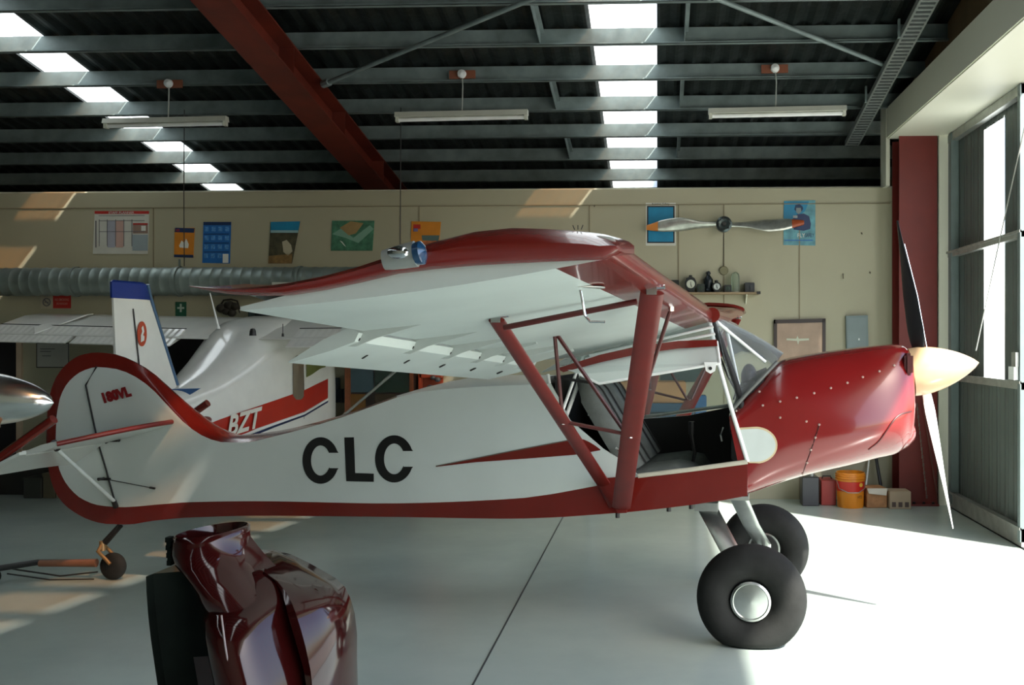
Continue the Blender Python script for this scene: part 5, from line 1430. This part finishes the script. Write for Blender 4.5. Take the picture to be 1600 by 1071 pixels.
# hanging plant-like bundle and dark shelf above the parked aircraft
p = atY(358, 482, PY - .08); root = thing('hanging_headset', 'dark bundle of headsets hanging on the wall above the parked aircraft', 'headset', p)
hm = mat('dark_brown_leather', (.022, .018, .012), .6)
for (dx, dz, r_) in ((-.09, -.0, .055), (.0, .03, .06), (.06, .02, .05), (.03, -.05, .05), (-.03, -.03, .05)):
    bm = nb(); blob(bm, (dx, 0, dz), (r_, .04, r_ * .9)); obj('ear_cup', bm, hm, root, smooth=60)
bm = nb(); tube(bm, [(-.12, 0, .0), (-.06, 0, .09), (.02, 0, .10), (.09, 0, .08), (.12, 0, -.01)], .010, 8); tube(bm, [(.1, 0, 0), (.12, 0, -.05)], .006, 6); obj('headband', bm, hm, root, smooth=40)
a = atY(393, 491, PY - .1); b = atY(487, 491, PY - .1)
root = thing('dark_wall_cabinet', 'long low dark green wall shelf unit above the parked aircraft', 'shelf', ((a.x + b.x) / 2, PY - .1, a.z)); w2 = (b.x - a.x) / 2
dgm = mat('dark_green_shelf', (.025, .045, .042), .5)
bm = nb(); box(bm, -w2, w2, -.09, .098, .045, .057); box(bm, -w2, w2, -.09, .098, -.055, -.045); box(bm, -w2, -w2 + .012, -.09, .098, -.045, .045); box(bm, w2 - .012, w2, -.09, .098, -.045, .045); obj('shelf_case', bm, dgm, root)
bm = nb(); box(bm, -w2 + .012, w2 - .012, .06, .09, -.045, .045); obj('shelf_back', bm, mat('very_dark_green', (.010, .018, .018), .6), root)
a = atY(425, 443, PY - .33); 
bm = nb(); p = atY(425, 443, 10.3); q = atY(488, 444, 10.3); box(bm, p.x, q.x, 10.30, 10.33, p.z - .022, p.z + .012); tag(obj('label_strip', bm, mat('pale_strip', (.45, .47, .42), .4)), 'pale label strip stuck along the round duct', 'strip')

# made-up cabinet standing in for a dark doorway, phone, red shelf seen beyond the fuselage
a = atY(553, 560, PY - .02); b = atY(653, 560, PY - .02); z1 = atY(600, 570, PY - .02).z
root = thing('doorway_stand_in', 'made-up glazed cabinet standing in for the dark doorway behind the fuselage', 'cabinet', ((a.x + b.x) / 2, PY - .16, 0)); w2 = (b.x - a.x) / 2
wdk = mat('doorway_wood', (.20, .06, .02), .45, var=.3, scale=8)
bm = nb(); box(bm, -w2, w2, -.13, .155, 0, z1 + .02); obj('doorway_body', bm, mat('doorway_dark', (.012, .008, .007), .4), root)
bm = nb(); box(bm, -w2 - .01, -w2 + .05, -.15, -.13, 0, z1 + .03); box(bm, w2 - .02, w2 + .02, -.15, -.13, 0, z1 + .03); box(bm, -w2, w2, -.15, -.13, z1, z1 + .03); obj('doorway_frame', bm, wdk, root)
for (x0, x1, z0, z1_, c) in ((.06, .42, .16, .42, (.05, .09, .11)), (.06, .30, -.12, .14, (.14, .07, .02)), (.44, .98, .16, .44, (.015, .035, .025)), (.44, .75, -.1, .14, (.05, .035, .02))):
    bm = nb(); zc_ = z1 - .45; box(bm, -w2 + x0 * 2 * w2, -w2 + x1 * 2 * w2, -.137, -.131, zc_ + z0, zc_ + z1_); obj('glass_pane', bm, mat('pane_%d' % int(c[0] * 1000 + c[2] * 100), c, .12, coat=.5), root)
bm = nb(); a = atY(545, 560, PY - .01); b = atY(550, 560, PY - .01); box(bm, a.x, b.x, PY - .025, PY, 0, 1.75); struct('trim_9', bm, creamm, label='pale casing strip left of the doorway stand-in')
p = atY(527, 615, PY - .06); root = thing('wall_telephone', 'dark wall telephone with a pale round coil', 'telephone', p)
nav = mat('navy_plastic', (.02, .03, .05), .4)
bm = bbox(-.03, .10, -.03, .058, -.10, .045, .008, 2); obj('phone_body', bm, nav, root)
bm = bbox(-.08, .02, -.02, .058, .0, .17, .008, 2); obj('phone_back_box', bm, mat('slate_box', (.05, .07, .09), .4), root)
bm = nb(); lathe(bm, [(0, .02), (-.02, .025), (-.03, .04), (-.01, .05), (0, .04)], (-.055, -.03, -.05), (0, 1, 0), 24); obj('cord_coil', bm, tubew, root, smooth=50)
bm = bbox(.045, .065, -.06, -.03, -.09, .04, .006, 2); obj('handset', bm, blk, root)
p = atY(673, 596, PY - .10); root = thing('red_tool_rack', 'small red rack of oddments on the wall right of the doorway stand-in', 'rack', p)
bm = nb(); box(bm, -.12, .12, -.02, .09, .04, .09); box(bm, -.13, -.10, -.02, .09, -.35, .09); box(bm, -.12, .12, .07, .09, -.35, .09); obj('rack_frame', bm, mat('rack_red', (.28, .05, .02), .5), root)
for k, (x, z, r_) in enumerate(((.03, .04, .03), (.08, .02, .035), (.0, -.07, .04), (.08, -.05, .02))):
    bm = nb(); blob(bm, (x, -.03, z), (r_, .03, r_ * .8)); obj('coiled_hose', bm, mat('slate_box', (.05, .07, .09), .4), root, smooth=50)

# bench seen through the cockpit, with drawings board, blue crates and small windows
a = atY(925, 640, PY - .3); b = atY(1100, 640, PY - .3)
wb = thing('work_bench', 'low white topped work bench behind the cockpit', 'bench', ((a.x + b.x) / 2, PY - .33, 0))
bm = nb(); box(bm, -.62, .62, -.3, .3, .80, .84); obj('bench_top', bm, mat('bench_white', (.5, .55, .52), .5), wb)
for sx in (-.57, .57):
    for sy in (-.25, .25): bm = nb(); box(bm, sx - .03, sx + .03, sy - .03, sy + .03, 0, .8); obj('leg', bm, dullalu, wb)
def on_bench(name, label, cat, x0, y0, x1, y1, Y, d, m, parts=None):
    a = atY(x0, y0, Y); b = atY(x1, y1, Y); cx_ = (a.x + b.x) / 2
    root = thing(name, label, cat, (cx_, Y, b.z)); hw_ = (b.x - a.x) / 2; h = a.z - b.z
    bm = nb(); box(bm, -hw_, hw_, 0, d, 0, h); bmesh.ops.bevel(bm, geom=bm.edges[:], offset=min(.008, h * .1), segments=2, affect='EDGES'); obj('box_body', bm, m, root)
    return root, hw_, h
zb_ = .84
def bench_box(name, label, cat, px0, px1, z0, z1, Y, d, m):
    x0 = (px0 - 1028) / FPX * Y; x1 = (px1 - 1028) / FPX * Y
    root = thing(name, label, cat, ((x0 + x1) / 2, Y, z0)); hw_ = (x1 - x0) / 2
    bm = bbox(-hw_, hw_, 0, d, 0, z1 - z0, min(.008, (z1 - z0) * .1), 2); obj('body', bm, m, root)
    return root, hw_, z1 - z0
card = mat('brown_cardboard', (.34, .18, .075), .7, var=.15, scale=4)
zz = lambda py, Y: HC - (py - CY) / FPX * Y
r_, hw_, h_ = bench_box('cardboard_box', 'wide brown cardboard carton seen through the cockpit', 'box', 942, 1072, zz(630, 10.3), zz(597, 10.3), 10.3, .4, card)
bm = nb(); box(bm, -.01, .01, -.002, 0, .0, h_); obj('carton_tape', bm, mat('tape_tan', (.42, .26, .12), .4), r_)
bcr = mat('blue_crate', (.02, .06, .10), .5, var=.3)
r1, hw1, h1_ = bench_box('blue_crate', 'long blue-grey crate beneath the cardboard carton', 'crate', 941, 1085, .84, zz(630, 10.3), 10.26, .44, bcr)
bm = nb()
for z in (.05, .12): box(bm, -hw1 + .02, hw1 - .02, -.004, 0, z, z + .02)
obj('crate_rib', bm, mat('dark_slot', (.012, .02, .025), .5), r1)
bench_box('blue_tin', 'small bright blue tin at the right end of the bench', 'tin', 1086, 1104, .84, zz(618, 10.3), 10.3, .15, mat('bright_blue_tin', (.02, .09, .20), .4))
bench_box('small_crate', 'short pale blue box at the left end of the bench', 'box', 922, 937, .84, zz(622, 10.3), 10.2, .3, mat('pale_blue_box', (.07, .13, .18), .5))
a = atY(935, 598, PY - .01)
bm = nb()
for (x0, x1, c) in ((945, 968, 0), (973, 985, 0), (1010, 1030, 0)):
    p = atY(x0, 575, PY - .012); q = atY(x1, 597, PY - .012); box(bm, p.x, q.x, PY - .02, PY - .012, q.z, p.z)
tag(obj('yellow_window_blocks', bm, mat('pale_yellow_window', (.62, .58, .26), .5)), 'row of pale yellow blocks standing in for small windows above the cardboard carton', 'cards')  # added yellow blocks stand in for small windows, brightness put into the colour
p = atY(1032, 570, PY - .03); q = atY(1108, 597, PY - .03); root = thing('dark_notice_board', 'dark grey-green board on the wall behind the cockpit', 'board', ((p.x + q.x) / 2, PY - .03, q.z))
bm = nb(); w2 = (q.x - p.x) / 2; box(bm, -w2, w2, 0, .025, 0, p.z - q.z); obj('board_face', bm, mat('dark_grey_green', (.04, .065, .06), .5), root)
bm = nb(); box(bm, -w2 - .01, w2 + .01, -.006, 0, p.z - q.z, p.z - q.z + .015); obj('board_rim', bm, darkmetal, root)

# ------------------------------------------------------------------ floor things by the red column
bk = atZ(1326, 785, 0.0); bk = V(((1326 - 1028) / FPX * 10.35, 10.35, 0))
root = thing('orange_bucket', 'orange plastic bucket with a red label band standing by the red column', 'bucket', bk)
obm = mat('orange_plastic', (.72, .24, .012), .35); R_b = .145; Hb = .36
bm = nb(); lathe(bm, [(0, 0), (0, R_b * .9), (.01, R_b * .92), (Hb, R_b), (Hb + .0, R_b * .95), (.02, R_b * .86), (.02, 0)], (0, 0, 0), (0, 0, 1), 36); obj('bucket_body', bm, obm, root, smooth=35)
bm = nb()
for z in (Hb - .03, Hb - .055, Hb - .08): lathe(bm, [(z, R_b * .98), (z, R_b + .010), (z + .012, R_b + .010), (z + .012, R_b * .98)], (0, 0, 0), (0, 0, 1), 36)
obj('bucket_rim', bm, obm, root, smooth=35)
bm = nb(); lathe(bm, [(.17, R_b * .965 + .001), (.27, R_b * .99 + .001)], (0, 0, 0), (0, 0, 1), 36); obj('label_band', bm, mat('label_red', (.55, .02, .01), .4), root, smooth=35)
bm = nb(); lathe(bm, [(0, 0), (0, .022), (.002, .022), (.002, 0)], (.085, -.115, .24), (.5, -.8, 0), 16); obj('label_dot', bm, mat('label_yellow', (.7, .4, .05), .4), root)
bm = nb(); tube(bm, [(-R_b, 0, .3), (-R_b * .9, -.08, .2), (-.05, -R_b - .01, .165), (.05, -R_b - .01, .165), (R_b * .9, -.08, .2), (R_b, 0, .3)], .004, 6); obj('wire_handle', bm, dullalu, root, smooth=40)
lettering('small_print', 'HYD', (.07, -.135, .12), (.9, .42, 0), (0, 0, 1), .1, darkmetal, root, .01, fit=(.05, .03))
def fbox(name, label, cat, px0, px1, z, Y, d, m, rot=0):
    x0 = (px0 - 1028) / FPX * Y; x1 = (px1 - 1028) / FPX * Y
    root = thing(name, label, cat, ((x0 + x1) / 2, Y, 0), rot); hw_ = (x1 - x0) / 2
    bm = bbox(-hw_, hw_, 0, d, 0, z, .006, 1); obj('body', bm, m, root); return root, hw_
r_, w_ = fbox('red_toolbox', 'red metal toolbox on the floor left of the orange bucket', 'toolbox', 1281, 1304, .26, 10.42, .25, mat('toolbox_red', (.33, .02, .012), .4))
bm = nb(); tube(bm, [(-.05, .12, .26), (-.04, .12, .29), (.04, .12, .29), (.05, .12, .26)], .006, 6); obj('handle', bm, darkmetal, r_)
r_, w_ = fbox('dark_canister', 'dark grey metal canister on the floor left of the red toolbox', 'canister', 1252, 1278, .30, 10.36, .18, mat('dark_grey_can', (.05, .05, .055), .3, .6))
bm = nb(); lathe(bm, [(0, .03), (.03, .03), (.03, 0)], (0.02, .09, .30), (0, 0, 1), 14); obj('cap', bm, dullalu, r_)
r_, w_ = fbox('cardboard_box', 'squashed cardboard box with white top right of the orange bucket', 'box', 1351, 1383, .20, 10.28, .25, mat('torn_card', (.42, .20, .08), .7, var=.3, scale=10), .08)
bm = nb(); plate(bm, [(-w_, -.004, .20), (w_, -.004, .20), (w_ * .8, -.03, .13), (-w_ * .9, -.03, .15)], V((0, -.004, .002))); obj('open_flap', bm, mat('white_card', (.6, .55, .45), .6), r_)
r_, w_ = fbox('carton', 'pale carton with a dark checked band beside the column foot', 'box', 1386, 1419, .18, 10.22, .22, mat('pale_card', (.40, .30, .20), .7))
bm = nb()
for k in (-.6, 0, .6): box(bm, w_ * k - .02, w_ * k + .02, -.003, 0, .02, .07)
obj('printed_band', bm, mat('dark_print', (.08, .05, .04), .6), r_)
for (x0, x1, y0, r_, lb, mm) in ((1346, 1362, 10.66, .008, 'thin pale stick leaning behind the cardboard boxes', tubew), (1375, 1366, 10.6, .018, 'thick dark rod leaning in the corner left of the column', darkmetal)):
    a = V(((x0 - 1028) / FPX * y0, y0 - .05, .01)); b = V(((x1 - 1028) / FPX * y0, y0 + .15, .62))
    bm = nb(); tube(bm, [a, b], r_, 8); lathe(bm, [(0, r_ * 1.6), (.03, r_ * 1.6)], a, (b - a), 10, cap=True); tag(obj('leaning_stick', bm, mm, smooth=40), lb, 'stick')
# chain on the column
root = thing('steel_chain', 'hanging steel chain draped down the front of the red column', 'chain', (2.68, 10.40, 0))
bm = nb()
for k in range(24):
    t = k / 23; c = V((.0 + .10 * t, -.01, 1.05 - .95 * t)); tube(bm, [c + V((0, 0, .018)), c - V((0, 0, .018))], .009 if k % 2 else .006, 6)
obj('chain_links', bm, mat('rusty_chain', (.16, .12, .10), .5, .4), root)
bm = nb(); tube(bm, [(.06, 0, 1.1), (.13, -.01, .6), (.2, -.02, .12)], .008, 6); obj('chain_rope', bm, mat('dark_red_rope', (.12, .03, .02), .7), root)
# clutter at the far left floor
for (x0, x1, z, Y, lb, m) in ((10, 40, .22, 10.5, 'dark box on the floor at the far left wall', mat('clutter_dark', (.03, .035, .03), .6)), (42, 62, .27, 10.5, 'olive box on the floor beside the pale tin', mat('clutter_olive', (.09, .08, .05), .6)), (64, 84, .18, 10.5, 'pale dusty tin on the floor under the tail', mat('clutter_pale', (.17, .17, .13), .5))):
    x0 = (x0 - 1028) / FPX * Y; x1 = (x1 - 1028) / FPX * Y
    root = thing('storage_box', lb, 'box', ((x0 + x1) / 2, Y, 0)); hw_ = (x1 - x0) / 2
    bm = bbox(-hw_, hw_, 0, .25, 0, z, .008, 1); obj('body', bm, m, root)
    bm = nb(); box(bm, -hw_ - .004, hw_ + .004, -.004, .254, z - .03, z + .004); obj('lid', bm, m, root)
bm = nb(); a = atY(-60, 700, 10.78); b = atY(86, 700, 10.78); box(bm, a.x, b.x, 10.74, 10.79, 0, .45); tag(struct('baseboard_back', bm, mat('dark_skirting', (.02, .02, .018), .6), label='dark low panel along the wall foot at the left'), 'dark low panel along the wall foot at the left', 'baseboard')['kind'] = 'structure'

# tow bar on the floor
tw0 = V((ORG + AX * (fp(165, 885, 0).x - .06))); tw0.z = .15
root = thing('tow_bar', 'long dark tow bar lying from the tail wheel to the left edge', 'tow bar', (tw0.x, tw0.y, 0))
e = atZ(-30, 893, .09) - root.location
bm = nb(); tube(bm, [V((-.02, 0, .12)), V((-.45, -.0, .115)), e], .022, 12); obj('bar_tube', bm, mat('dark_bar', (.02, .022, .022), .4), root, smooth=40)
bm = nb(); tube(bm, [V((-.0, -.02, .12)), V((-.42, -.02, .112))], .03, 12, r2=.024); obj('bar_sleeve', bm, mat('brown_sleeve', (.20, .09, .05), .5), root, smooth=40)
bm = nb(); tube(bm, [V((.02, -.04, .06)), V((-.25, -.05, .03)), V((-.55, -.05, .07)), V((-.8, -.02, .10))], .006, 6); tube(bm, [V((.02, -.09, .02)), V((-.3, -.09, .012)), V((-.62, -.08, .05))], .005, 6); obj('bar_wire', bm, darkmetal, root, smooth=40)
bm = nb(); q = e * .9; lathe(bm, [(-.02, .0), (-.02, .05), (.02, .05), (.02, 0)], V((q.x, q.y, .05)), (0, 1, 0), 16); obj('bar_wheel', bm, rubber, root, smooth=40)
